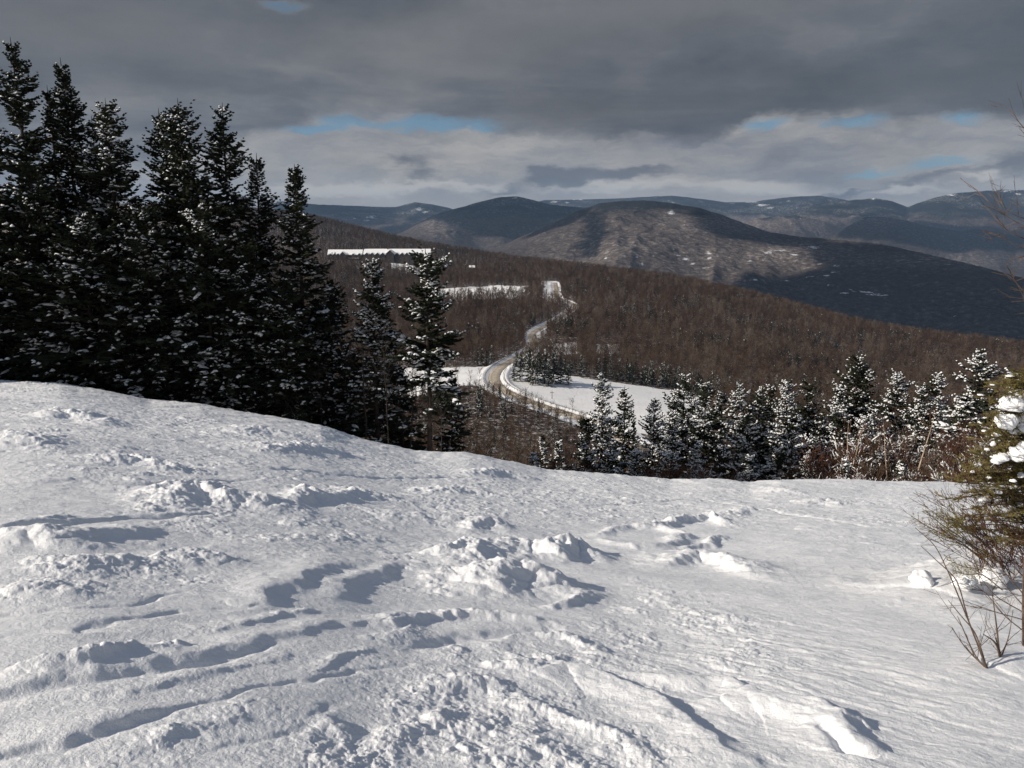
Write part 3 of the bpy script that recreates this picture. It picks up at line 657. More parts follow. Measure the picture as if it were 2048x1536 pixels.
    z = z + 0.05 * fbm(x / 1.1, y / 0.9, 5, 471, 0.65, ridged=True) * sm(9, 22, d) * 0.9
    z = z + 0.10 * fbm(x / 1.6, x * 0, 3, 481, 0.6) * np.exp(-((y - YC) / 3.0) ** 2)
    return z
def build_snow():
    u1 = np.linspace(-0.78, 0.78, 1250)
    u0 = np.r_[np.linspace(-1.5, -0.785, 60), u1, np.linspace(0.785, 1.5, 60)]
    q = np.linspace(0, 1, 1250)
    yinv = 1 / (1 / 1.35 + (1 / 36.0 - 1 / 1.35) * q); ylog = 1.35 * (36.0 / 1.35) ** q
    yv = 0.45 * yinv + 0.55 * ylog
    yv = np.r_[yv, np.linspace(36.4, 60, 40)]
    Un, Yn = np.meshgrid(u0, yv); Xn = Un * Yn
    Z = snow_z(Xn.ravel(), Yn.ravel())
    V = np.stack([Xn.ravel(), Yn.ravel(), Z], 1)
    me = npmesh('snow_slope', V, grid_faces(len(yv), len(u0)), True)
    m, t, b = mat('piste_snow', 0.75, 0.25)
    g = t.new('ShaderNodeNewGeometry'); P = g.outputs['Position']
    n = t.noise(P, 90.0, 4, 0.7); n2 = t.noise(P, 0.8, 4, 0.6)
    t.put(b, 'Base Color', t.ramp(n2, [(0.3, (0.80, 0.805, 0.82)), (0.7, (0.86, 0.86, 0.865))]))
    bp = t.new('ShaderNodeBump'); t.put(bp, 'Height', n); bp.inputs['Distance'].default_value = 0.006; bp.inputs['Strength'].default_value = 0.7
    bp2 = t.new('ShaderNodeBump'); t.put(bp2, 'Height', t.noise(P, 16.0, 5, 0.7)); bp2.inputs['Distance'].default_value = 0.02; bp2.inputs['Strength'].default_value = 0.6
    t.l.new(bp.outputs[0], bp2.inputs['Normal']); t.l.new(bp2.outputs[0], b.inputs['Normal'])
    me.materials.append(m)
    o = mobj('snow_slope', me, None); tag(o, kind='structure')
    # the slope behind and round the photographer, out of the picture
    def sheet(Xb, Yb, Zb, flip=False):
        f = grid_faces(*Xb.shape); me_ = npmesh('snow_slope', np.stack([Xb, Yb, Zb], -1).reshape(-1, 3), f[:, ::-1] if flip else f, True); me_.materials.append(m)
        tag(mobj('snow_slope', me_, None), kind='structure')
    Xb, Yb = np.meshgrid(np.linspace(-60, 60, 120), np.linspace(-40, 1.36, 50)); sheet(Xb, Yb, -GH - 0.03 - 0.237 * Yb - 0.139 * Xb + 0.05 * fbm(Xb, Yb, 3, 5))
    for sd in (-1, 1):
        W, Yb = np.meshgrid(np.linspace(0, 1, 40) ** 2 * 45 * sd, np.linspace(1.35, 60, 140)); Xe = 1.5 * sd * Yb
        ze = snow_base(Xe, Yb) + 0.02; sheet(Xe - .05 * sd + W, Yb, ze - 0.139 * W + 0.05 * fbm(Xe + W, Yb, 3, 5) * np.abs(W) / (np.abs(W) + 1), sd < 0)
build_snow()
print('snow', round(time.time() - T0, 1))
def snow_at(x, y):
    return float(snow_z(np.array([float(x)]), np.array([float(y)]))[0])
# ------------------------------------------------------------------ materials of trees
def simple_mat(name, stops, scale, rough=0.9, spec=0.1, objrand=0.0):
    m, t, b = mat(name, rough, spec)
    g = t.new('ShaderNodeNewGeometry')
    f = t.noise(g.outputs['Position'], scale, 3, 0.6)
    c = t.ramp(f, stops)
    if objrand:
        oi = t.new('ShaderNodeObjectInfo')
        c = t.mix(t.math('MULTIPLY', oi.outputs['Random'], objrand), c, (0.015, 0.012, 0.01, 1))
    t.put(b, 'Base Color', c); return m
M_NEEDLE = simple_mat('spruce_needles', [(0.3, (0.015, 0.021, 0.016)), (0.7, (0.048, 0.053, 0.030))], 1.5)
M_NEEDLE_Y = simple_mat('yellow_green_fir_needles', [(0.3, (0.11, 0.10, 0.025)), (0.7, (0.24, 0.20, 0.06))], 4.0)  # yellow green is this fir's own needle colour
M_BARK = simple_mat('spruce_bark', [(0.3, (0.030, 0.024, 0.020)), (0.7, (0.075, 0.06, 0.05))], 6.0)
M_SNOW = simple_mat('branch_snow', [(0.3, (0.80, 0.81, 0.83)), (0.7, (0.88, 0.88, 0.88))], 2.0, 0.8, 0.15)
M_TWIG, _t, _b = mat('bare_bark', 0.9, 0.1)
_g = _t.new('ShaderNodeNewGeometry'); _oi = _t.new('ShaderNodeObjectInfo'); _n = _t.noise(_g.outputs['Position'], 0.012, 3, 0.6)
_c = _t.ramp(_t.math('ADD', _t.math('MULTIPLY', _oi.outputs['Random'], 0.55), _t.math('MULTIPLY', _n, 0.5)), [(0.2, (0.034, 0.022, 0.016)), (0.42, (0.066, 0.041, 0.028)), (0.62, (0.105, 0.067, 0.045)), (0.82, (0.16, 0.13, 0.105))])
_t.put(_b, 'Base Color', _c)
M_TWIGRED = simple_mat('red_brown_twigs', [(0.3, (0.055, 0.028, 0.019)), (0.7, (0.13, 0.062, 0.040))], 0.8)
M_BIRCH = simple_mat('birch_bark', [(0.35, (0.22, 0.15, 0.10)), (0.55, (0.45, 0.36, 0.27)), (0.8, (0.55, 0.47, 0.38))], 5.0)
M_DRY = simple_mat('dry_stem', [(0.3, (0.07, 0.05, 0.038)), (0.7, (0.17, 0.125, 0.095))], 12.0)
rng = np.random.default_rng(7)
# ------------------------------------------------------------------ mesh kits, all vectorised
class Kit:
    def __init__(s): s.V = []; s.F3 = []; s.F4 = []; s.n = 0
    def add(s, V, F3=None, F4=None):
        V = V.reshape(-1, 3)
        if F3 is not None: s.F3.append(F3.reshape(-1, 3) + s.n)
        if F4 is not None: s.F4.append(F4.reshape(-1, 4) + s.n)
        s.V.append(V); s.n += len(V)
    def prisms(s, A, B, ra, rb, k=3):
        """tapered k-sided prisms from A to B"""
        n = len(A)
        if not n: return
        d = B - A; L = np.linalg.norm(d, axis=1, keepdims=True) + 1e-9; d = d / L
        ref = np.where(np.abs(d[:, 2:3]) > 0.9, np.array([[1., 0, 0]]), np.array([[0, 0, 1.]]))
        e1 = np.cross(d, ref); e1 /= np.linalg.norm(e1, axis=1, keepdims=True) + 1e-9; e2 = np.cross(d, e1)
        th = np.arange(k) * 2 * math.pi / k
        c = np.cos(th)[None, :, None]; q = np.sin(th)[None, :, None]
        ring = e1[:, None] * c + e2[:, None] * q
        ra = np.broadcast_to(ra, (n,)); rb = np.broadcast_to(rb, (n,))
        V = np.concatenate([A[:, None] + ring * ra[:, None, None], B[:, None] + ring * rb[:, None, None]], 1)   # n,2k,3
        f = np.array([[i, (i + 1) % k, (i + 1) % k + k, i + k] for i in range(k)])
        s.add(V, None, f[None] + (np.arange(n) * 2 * k)[:, None, None])
    def strips(s, A, B, wa, wb, nrm):
        """flat tapered strips from A to B, width direction perpendicular to nrm"""
        n = len(A)
        if not n: return
        d = B - A; w = np.cross(d, nrm); w /= np.linalg.norm(w, axis=1, keepdims=True) + 1e-9
        wa = np.broadcast_to(wa, (n,))[:, None] / 2; wb = np.broadcast_to(wb, (n,))[:, None] / 2
        V = np.stack([A - w * wa, A + w * wa, B + w * wb, B - w * wb], 1)
        s.add(V, None, np.array([0, 1, 2, 3])[None] + (np.arange(n) * 4)[:, None])
    def diamonds(s, A, B, w, nrm, mid=0.45):
        """leaf shaped quads: A, side, B, side"""
        n = len(A)
        if not n: return
        d = B - A; s_ = np.cross(d, nrm); s_ /= np.linalg.norm(s_, axis=1, keepdims=True) + 1e-9
        w = np.broadcast_to(w, (n,))[:, None] / 2; M = A + d * mid
        V = np.stack([A, M + s_ * w, B, M - s_ * w], 1)
        s.add(V, None, np.array([0, 1, 2, 3])[None] + (np.arange(n) * 4)[:, None])
    def lumps(s, A, B, w, h, rnd):
        """lens shaped snow pads lying along A-B: 8 vertices"""
        n = len(A)
        if not n: return
        d = B - A; up = np.array([[0, 0, 1.]]); s_ = np.cross(d, up); s_ /= np.linalg.norm(s_, axis=1, keepdims=True) + 1e-9
        w = np.broadcast_to(w, (n,))[:, None] / 2; h = np.broadcast_to(h, (n,))[:, None]
        j = rnd.uniform(.8, 1.2, (n, 1)); j2 = rnd.uniform(.8, 1.2, (n, 1))
        P1 = A + d * .28; P2 = A + d * .75
        V = np.stack([A, P1 + s_ * w * j, P2 + s_ * w * .85 * j2, B, P2 - s_ * w * .85 * j, P1 - s_ * w * j2, P1 + up * h * j, P2 + up * h * .8 * j2], 1)
        f3 = np.array([[0, 1, 6], [2, 3, 7], [3, 4, 7], [5, 0, 6]]); f4 = np.array([[1, 2, 7, 6], [4, 5, 6, 7], [0, 5, 4, 3], [0, 3, 2, 1]])
        off = (np.arange(n) * 8)[:, None, None]
        s.add(V, f3[None] + off, f4[None] + off)
    def mesh(s, name, smooth=False):
        F = []
        V = np.concatenate(s.V) if s.V else np.zeros((0, 3))
        if s.F3: F.append(np.concatenate(s.F3))
        if s.F4: F.append(np.concatenate(s.F4))
        return npmesh(name, V, F, smooth)
def spruce_meshes(H, Rb, seed, dz=0.34, nb=6, tw=0.19, snow=0.35, bare=0.06, irr=0.25, power=0.85, lw=1.0, lean=0.0, heavy=1.0, clear=0.0, tipbare=0.0, side=None, wtw=0.085, second=0.0, upper=0.0, pad=1.0):
    """returns (trunk, needles, snow) meshes of one conifer with its foot at the origin.
    side: (azimuth, factor) fewer/shorter branches on one side; clear: height fraction with only thin dead branches"""
    rd = np.random.default_rng(seed)
    trunk, leaf, sn = Kit(), Kit(), Kit()
    zs = np.linspace(0, H, 14); rr = 0.012 * H * (1 - zs / H) ** 0.9 + 0.012
    bx = np.cumsum(rd.normal(0, 0.02, 14)) * lean; by = np.cumsum(rd.normal(0, 0.02, 14)) * lean
    def axis(z): return np.stack([np.interp(z, zs, bx), np.interp(z, zs, by), z], -1)
    Pt = axis(zs); trunk.prisms(Pt[:-1], Pt[1:], rr[:-1], rr[1:], 7)
    z = []; c = bare * H
    while c < H * 0.985:
        f = c / H; z.append(c); c += dz * (1.0 - 0.55 * f) * rd.uniform(.7, 1.3)
    z = np.array(z); cnt = np.maximum(3, np.round(nb * (1 - 0.35 * z / H) * rd.uniform(.7, 1.3, len(z)))).astype(int)
    zb = np.repeat(z, cnt) + rd.normal(0, dz * .2, cnt.sum()); zb = np.clip(zb, bare * H * .8, H * 0.985); n = len(zb)
    az = rd.uniform(0, 2 * math.pi, n)
    f = (zb / H - bare) / (1 - bare); f = np.clip(f, 0, 1)
    wob = 1 + irr * np.sin(zb / H * 37 + seed) * 0.5 + irr * np.sin(zb * 2.1 + az * 2 + seed * 1.7) * .5
    L = Rb * ((1 - f) ** power + 0.02) * wob * rd.uniform(.62, 1.12, n)
    L = L * (1 - 0.35 * np.clip(0.18 - f, 0, 1) / 0.18)          # lowest branches thin out
    if tipbare: L = np.where(f > 1 - tipbare, L * .5 + .12, L)
    if side: L = L * (1 - side[1] * np.clip(np.cos(az - side[0]), 0, 1))
    L = np.maximum(L, 0.10)
    dead = rd.uniform(0, 1, n) < np.where(f < clear, 0.8, 0.03)
    e0 = np.radians(8 + 38 * f ** 1.5 + rd.normal(0, 7, n)) + upper; droop = (0.42 - 0.35 * f) * heavy
    hd = np.stack([np.cos(az), np.sin(az), 0 * az], -1); P0 = axis(zb)
    def bp(s):  # s (n,k) -> n,k,3
        zz = L[:, None] * s * np.tan(e0)[:, None] * 0.8 - droop[:, None] * L[:, None] * s ** 1.6 + 0.16 * L[:, None] * np.clip(s - .6, 0, 1) ** 2 * 4
        return P0[:, None] + hd[:, None] * (L[:, None] * s)[:, :, None] + np.stack([0 * s, 0 * s, zz], -1)
    S = np.broadcast_to(np.linspace(0, 1, 5), (n, 5)); Q = bp(S)
    rb = 0.006 + 0.011 * L
    for k in range(4): trunk.prisms(Q[:, k], Q[:, k + 1], rb * (1 - .22 * k), rb * (1 - .22 * (k + 1)), 3)
    live = ~dead
    # twigs
    nt = np.maximum(3, np.ceil(L / tw)).astype(int) * 2; nt = np.where(live, nt, 0)
    bi = np.repeat(np.arange(n), nt); m = len(bi)
    st = np.concatenate([np.linspace(0.12, 1.0, k) if k else np.zeros(0) for k in nt]) + rd.normal(0, .02, m); st = np.clip(st, .05, 1)
    sg = np.where(np.arange(m) % 2, 1, -1)
    A = bp_single = P0[bi] + hd[bi] * (L[bi] * st)[:, None]
    zz = L[bi] * st * np.tan(e0[bi]) * 0.8 - droop[bi] * L[bi] * st ** 1.6 + 0.16 * L[bi] * np.clip(st - .6, 0, 1) ** 2 * 4
    A = A + np.stack([0 * zz, 0 * zz, zz], -1)
    perp = np.stack([-np.sin(az), np.cos(az), 0 * az], -1)[bi] * sg[:, None]
    ang = rd.uniform(.45, 1.15, m)[:, None]
    dirv = perp * np.sin(ang) + hd[bi] * np.cos(ang) + np.stack([0 * st, 0 * st, rd.normal(-0.12, .22, m) * heavy + e0[bi] * .5], -1)
    dirv /= np.linalg.norm(dirv, axis=1, keepdims=True)
    tl = (0.10 + 0.42 * L[bi] * (1.02 - st) ** 0.75 * (0.35 + 0.65 * np.minimum(st / .35, 1))) * rd.uniform(.6, 1.25, m)
    tl = np.clip(tl, .09, 1.1)
    B = A + dirv * tl[:, None]
    up = np.tile(np.array([[0, 0, 1.]]), (m, 1)) + rd.normal(0, .25, (m, 3))
    w = wtw * lw * rd.uniform(.8, 1.3, m) + 0.10 * tl
    leaf.diamonds(A, B, w, up); leaf.diamonds(A, B, w * .7, np.cross(B - A, up), .5)
    # secondary sprigs
    if second > 0:
        k2 = np.maximum(1, (tl / second).astype(int)); k2 = np.minimum(k2, 7); ti = np.repeat(np.arange(m), k2); q = len(ti)
        s2 = rd.uniform(.15, .95, q); g2 = np.where(rd.random(q) < .5, 1, -1)
        A2 = A[ti] + (B - A)[ti] * s2[:, None]; pd = np.cross(dirv[ti], np.array([[0, 0, 1.]])) * g2[:, None]
        D2 = dirv[ti] * .7 + pd * .75 + rd.normal(0, .18, (q, 3)); D2 /= np.linalg.norm(D2, axis=1, keepdims=True)
        l2 = tl[ti] * (1.1 - s2) * .5 * rd.uniform(.7, 1.3, q) + .05
        leaf.diamonds(A2, A2 + D2 * l2[:, None], wtw * .8 * rd.uniform(.7, 1.3, q), up[ti] + rd.normal(0, .4, (q, 3)))
    # leader
    leaf.prisms(axis(np.array([H * .97])), axis(np.array([H * 1.005])) + np.array([[0, 0, .12]]), .035 * lw, .008, 4)
    # snow pads in clumps
    if snow > 0:
        nz_ = np.array(fbm(A[:, 0] * 1.3 + A[:, 2] * 1.1 + seed, A[:, 1] * 1.3 + A[:, 2] * .7, 3, seed + 900))
        keep = (nz_ * 1.5 + rd.normal(0, .13, m) > (0.52 - snow) * 1.3) & (rd.random(m) < .4 + snow)
        a = A[keep]; b = B[keep]; q = len(a)
        off = np.array([[0, 0, 1.]]) * (0.015 + .25 * w[keep][:, None] * .3)
        s0 = rd.uniform(.0, .35, q)[:, None]; s1 = rd.uniform(.7, 1.0, q)[:, None]
        sn.lumps(a + (b - a) * s0 + off, a + (b - a) * s1 + off * .7, (w[keep] * pad * rd.uniform(.6, 1.3, q)) , (w[keep] * pad * rd.uniform(.25, .6, q)), rd)
    return trunk.mesh('trunk'), leaf.mesh('needles'), sn.mesh('branch_snow', True)
def plant_conifer(name, meshes, loc, rz=0.0, scale=1.0, label=None, cat='tree', group=None, leafmat=None):
    r = empty(name, loc, rz); r.scale = (scale,) * 3 if not hasattr(scale, '__len__') else scale
    tag(r, label, cat, group)
    mobj('trunk', meshes[0], M_BARK, r); mobj('needles', meshes[1], leafmat or M_NEEDLE, r)
    if len(meshes[2].polygons): mobj('snow_clumps', meshes[2], M_SNOW, r)
    return r
def bare_meshes(H, Rc, seed, n1=16, n2=6, n3=5, r0=None, spread=0.75, stem0=0.3, tw=1.0, stems=1, k=4, snowy=0):
    """leafless tree or shrub: trunk mesh and crown (limbs, branches, twigs) mesh"""
    rd = np.random.default_rng(seed); T, C = Kit(), Kit(); r0 = r0 or 0.011 * H
    for sidx in range(stems):
        zs = np.linspace(0, 1, 9); lean = rd.normal(0, .05, 2) + (rd.normal(0, .22, 2) if stems > 1 else 0)
        wx = np.cumsum(rd.normal(0, .008, 9)); wy = np.cumsum(rd.normal(0, .008, 9)); Hs = H * (rd.uniform(.7, 1) if stems > 1 else 1)
        P = np.stack([(wx + lean[0] * zs ** 1.2) * Hs, (wy + lean[1] * zs ** 1.2) * Hs, zs * Hs], -1)
        if stems > 1: P[:, :2] += rd.normal(0, .03 * H, 2)
        rr = r0 * (1 - zs) ** .8 + .006 * tw
        T.prisms(P[:-1], P[1:], rr[:-1], rr[1:], 6)
        def ax(s): return np.stack([np.interp(s, zs, P[:, j]) for j in range(3)], -1)
        s = stem0 + (0.97 - stem0) * rd.random(n1) ** .8; A = ax(s); az = rd.uniform(0, 2 * math.pi, n1)
        el = np.radians(rd.uniform(25, 62, n1)); L = Rc * (0.45 + .75 * np.sin(np.clip((s - stem0) / (1 - stem0), 0, 1) * math.pi * .8 + .5)) * rd.uniform(.6, 1.15, n1)
        D = np.stack([np.cos(az) * np.cos(el), np.sin(az) * np.cos(el), np.sin(el)], -1)
        M = A + D * L[:, None] * .5 + rd.normal(0, .04, (n1, 3)) * L[:, None]; B = A + D * L[:, None] + np.array([[0, 0, .12]]) * L[:, None]
        rA = r0 * .42 * (1.1 - s) + .008 * tw
        C.prisms(A, M, rA, rA * .65, 3); C.prisms(M, B, rA * .65, .006 * tw, 3)
        def sub(A, B, num, fr, w, lf):
            i = np.repeat(np.arange(len(A)), num); q = len(i); s = rd.uniform(.2, 1, q)[:, None]
            d = (B - A)[i]; l = np.linalg.norm(d, axis=1, keepdims=True); P0 = A[i] + d * s
            D = d / (l + 1e-9) * .75 + rd.normal(0, spread * .6, (q, 3)) + np.array([[0, 0, .28]]); D /= np.linalg.norm(D, axis=1, keepdims=True)
            P1 = P0 + D * l * lf * rd.uniform(.5, 1.2, (q, 1))
            return P0, P1
        a2, b2 = sub(A, B, n2, 0, 0, .55); C.prisms(a2, b2, .011 * tw, .005 * tw, 3)
        if n3:
            a3, b3 = sub(a2, b2, n3, 0, 0, .6); C.strips(a3, b3, .014 * tw, .006 * tw, rd.normal(0, 1, (len(a3), 3)))
            a4, b4 = sub(a3, b3, 2, 0, 0, .6); C.strips(a4, b4, .009 * tw, .005 * tw, rd.normal(0, 1, (len(a4), 3)))
    if snowy:
        K = Kit(); q = rd.random(len(a3)) < snowy; h = np.array([[0, 0, .012]]); K.lumps(a3[q] + h, b3[q] + h, .07 * tw, .05 * tw, rd); q = rd.random(len(a2)) < snowy; K.lumps(a2[q] + h, b2[q] + h, .06 * tw, .04 * tw, rd)
        return T.mesh('trunk'), C.mesh('crown'), K.mesh('snow_clumps', True)
    return T.mesh('trunk'), C.mesh('crown')
def plant_bare(name, meshes, loc, rz, scale, m_bark, m_twig, label, cat='tree', group=None, snow=None):
    r = empty(name, loc, rz); r.scale = (scale,) * 3 if not hasattr(scale, '__len__') else scale; tag(r, label, cat, group)
    mobj('trunk', meshes[0], m_bark, r); mobj('crown', meshes[1], m_twig, r)
    if len(meshes) > 2: mobj('snow_clumps', meshes[2], M_SNOW, r)
    return r
# ------------------------------------------------------------------ the dark conifers along the left edge of the piste
def foot_on(u, Y):
    x = u * Y
    return (x, Y, float(mid_z0(np.array(u), np.array(Y))) if Y > 36 else float(snow_base(np.array(x), np.array(Y))))
def ground_any(x, y):
    """lowest of the two sheets where they cross, so that a foot is never in the air"""
    zs = []
    if y < 58: zs.append(float(snow_base(np.array(float(x)), np.array(float(y)))))
    if y > 32: zs.append(float(grid_z(x, y)))
    return max(zs)
LEFT = [  # top px, top py, distance, radius, kwargs, label
    (22, 84, 37, 2.5, dict(seed=1, irr=.5, power=.62, snow=.30, dz=.36, tipbare=.0, nb=5), 'tallest dark spruce at the far left edge of the slope, with a ragged narrow top'),
    (121, 124, 38, 2.4, dict(seed=2, irr=.25, power=.7, snow=.32, dz=.30, nb=7, tipbare=.08), 'slender pointed spruce second from the left, its leader thin and spiky'),
    (95, 178, 40.5, 1.7, dict(seed=3, irr=.3, power=.8, snow=.25, tipbare=.2, nb=5), 'thin spruce tip standing just behind the second spruce from the left'),
    (212, 206, 37, 2.7, dict(seed=4, irr=.6, power=.6, snow=.48, nb=6), 'blunt topped spruce with heavy snow on its right side, third in the left row'),
    (186, 240, 38.5, 1.9, dict(seed=5, irr=.3, power=.75, snow=.5), 'smaller snowy spruce leaning into the blunt topped third spruce'),
    (352, 205, 37, 2.6, dict(seed=6, irr=.35, power=.58, snow=.36, nb=8), 'broad dense spruce with a domed bushy top in the middle of the left row'),
    (323, 226, 38, 2.0, dict(seed=7, irr=.35, power=.6, snow=.36, nb=7), 'shorter twin top beside the broad domed spruce of the left row'),
    (447, 214, 38, 2.5, dict(seed=8, irr=.5, power=.62, snow=.38, nb=5), 'open branched spruce with upswept arms right of the domed spruce'),
    (512, 314, 38.5, 2.3, dict(seed=9, irr=.35, power=.7, snow=.40), 'spruce of middle height just left of the lone pointed spruce'),
    (593, 336, 38, 2.4, dict(seed=10, irr=.22, power=.72, snow=.34, nb=7), 'evenly pointed spruce standing against the pale sky beside the hotel'),
    (742, 522, 37, 1.9, dict(seed=11, irr=.3, power=.62, snow=.55, clear=.36, nb=6), 'snow flecked spruce in front of the long hotel roof'),
    (850, 503, 36, 1.65, dict(seed=12, irr=.5, power=.40, snow=.45, clear=.30, nb=6, bare=.2), 'last spruce of the left row, its bare trunk showing before the white meadow'),
    (655, 560, 39, 2.1, dict(seed=13, irr=.4, power=.7, snow=.45), 'low dark spruce filling the gap right of the lone pointed spruce'),
    (60, 330, 35, 2.6, dict(seed=14, irr=.4, power=.6, snow=.32), 'wide dark spruce at the foot of the tallest one at the left edge'),
    (160, 430, 34.5, 2.7, dict(seed=15, irr=.4, power=.6, snow=.45), 'low broad spruce with blue shaded snow below the third spruce'),
    (280, 420, 35, 2.6, dict(seed=16, irr=.4, power=.6, snow=.42), 'bushy spruce between the blunt topped and the domed spruces'),
    (405, 420, 35.5, 2.4, dict(seed=17, irr=.4, power=.6, snow=.40), 'dark spruce between the domed and the open branched spruces'),
    (480, 470, 36, 2.2, dict(seed=18, irr=.4, power=.6, snow=.42, clear=.2), 'shaded spruce with blue snow under the open branched one'),
    (560, 560, 35.5, 2.0, dict(seed=19, irr=.4, power=.65, snow=.45, clear=.2), 'small shaded spruce at the foot of the lone pointed spruce'),
    (690, 690, 37.5, 1.8, dict(seed=20, irr=.4, power=.7, snow=.4), 'small spruce sunk behind the crest between the lone and the flecked spruce'),
    (800, 745, 38, 1.5, dict(seed=21, irr=.4, power=.7, snow=.35), 'short spruce at the crest between the flecked and the last spruce'),
    (905, 760, 40, 1.4, dict(seed=22, irr=.5, power=.7, snow=.3), 'spindly spruce right behind the last spruce of the left row'),
    (-70, 150, 38, 2.6, dict(seed=23, irr=.4, power=.65, snow=.35), 'spruce cut by the left border of the view'),
    (-20, 420, 36, 2.6, dict(seed=24, irr=.4, power=.6, snow=.35), 'low wide spruce at the very left border'),
    (235, 560, 39, 2.6, dict(seed=25, irr=.4, power=.6, snow=.3), 'dark spruce deep in the left row, under the blunt topped one'),
    (350, 600, 38.5, 2.4, dict(seed=26, irr=.4, power=.6, snow=.3, clear=.2), 'dark spruce in the shade under the domed spruce'),
    (110, 600, 38.5, 2.6, dict(seed=27, irr=.4, power=.6, snow=.3), 'dark spruce in the shade under the second spruce'),
    (455, 640, 39.5, 2.2, dict(seed=28, irr=.4, power=.6, snow=.3, clear=.3), 'dark spruce in the shade under the open branched spruce'),
    (770, 620, 41, 1.8, dict(seed=29, irr=.4, power=.7, snow=.3, clear=.2), 'dim spruce close behind the snow flecked spruce'),
]
for (px, py, Y, rad, kw, lab) in LEFT:
    top = at(px, py, Y); gz = ground_any(top[0], Y) - 0.3
    H = top[2] - gz
    kw = dict(kw); kw.setdefault('dz', .34); kw.setdefault('nb', 6)
    kw['snow'] = kw['snow'] * (.9 if px < 700 else .95); kw['nb'] = kw.get('nb', 6) + 2
    me = spruce_meshes(H, rad * (1.04 if px < 700 and py < 400 else 1.15 if px < 700 else 1.05), second=.15, lean=1.0, wtw=.118, pad=1.0, **kw)
    plant_conifer('spruce', me, (top[0], Y, gz), 0, 1, lab, 'tree', 'dark spruces along the left edge of the slope')
print('left', round(time.time() - T0, 1))
# thin bare saplings among them
sap = [bare_meshes(7, 1.1, 70 + i, n1=14, n2=4, n3=3, r0=.045, stem0=.25) for i in range(3)]
for i, (px, py, Y, lab) in enumerate([(722, 640, 36, 'thin leafless sapling just left of the snow flecked spruce'), (770, 660, 35, 'crooked leafless sapling between the flecked and last spruces'),
        (812, 700, 36.5, 'small leafless sapling left of the last spruce of the row'), (640, 720, 36, 'leafless sapling in the shade right of the lone spruce'), (880, 790, 35, 'low leafless sapling at the foot of the last spruce')]):
    top = at(px, py, Y); gz = ground_any(top[0], Y) - .2
    plant_bare('sapling', sap[i % 3], (top[0], Y, gz), i * 1.3, (top[2] - gz) / 7, M_BARK, M_BARK, lab, 'sapling', 'bare saplings in the left row')
# off to the left, out of the picture: the same edge of the wood goes on and shades the bank at the crest
offt = spruce_meshes(18, 3.0, 31, second=0, snow=.3, irr=.4, power=.65, lean=1.0)
for i in range(24):
    x = -26.6 - (i // 3) * 3.1 - (i % 3) * .8; Y = 29.5 + (i % 3) * 3.8 - (i // 3) * .9; gz = ground_any(x, Y) - .3
    plant_conifer('spruce', offt, (x, Y, gz), i * 1.1, .8 + .06 * (i % 4), 'dark spruce beyond the left border of the view', 'tree', 'spruces beyond the left border')
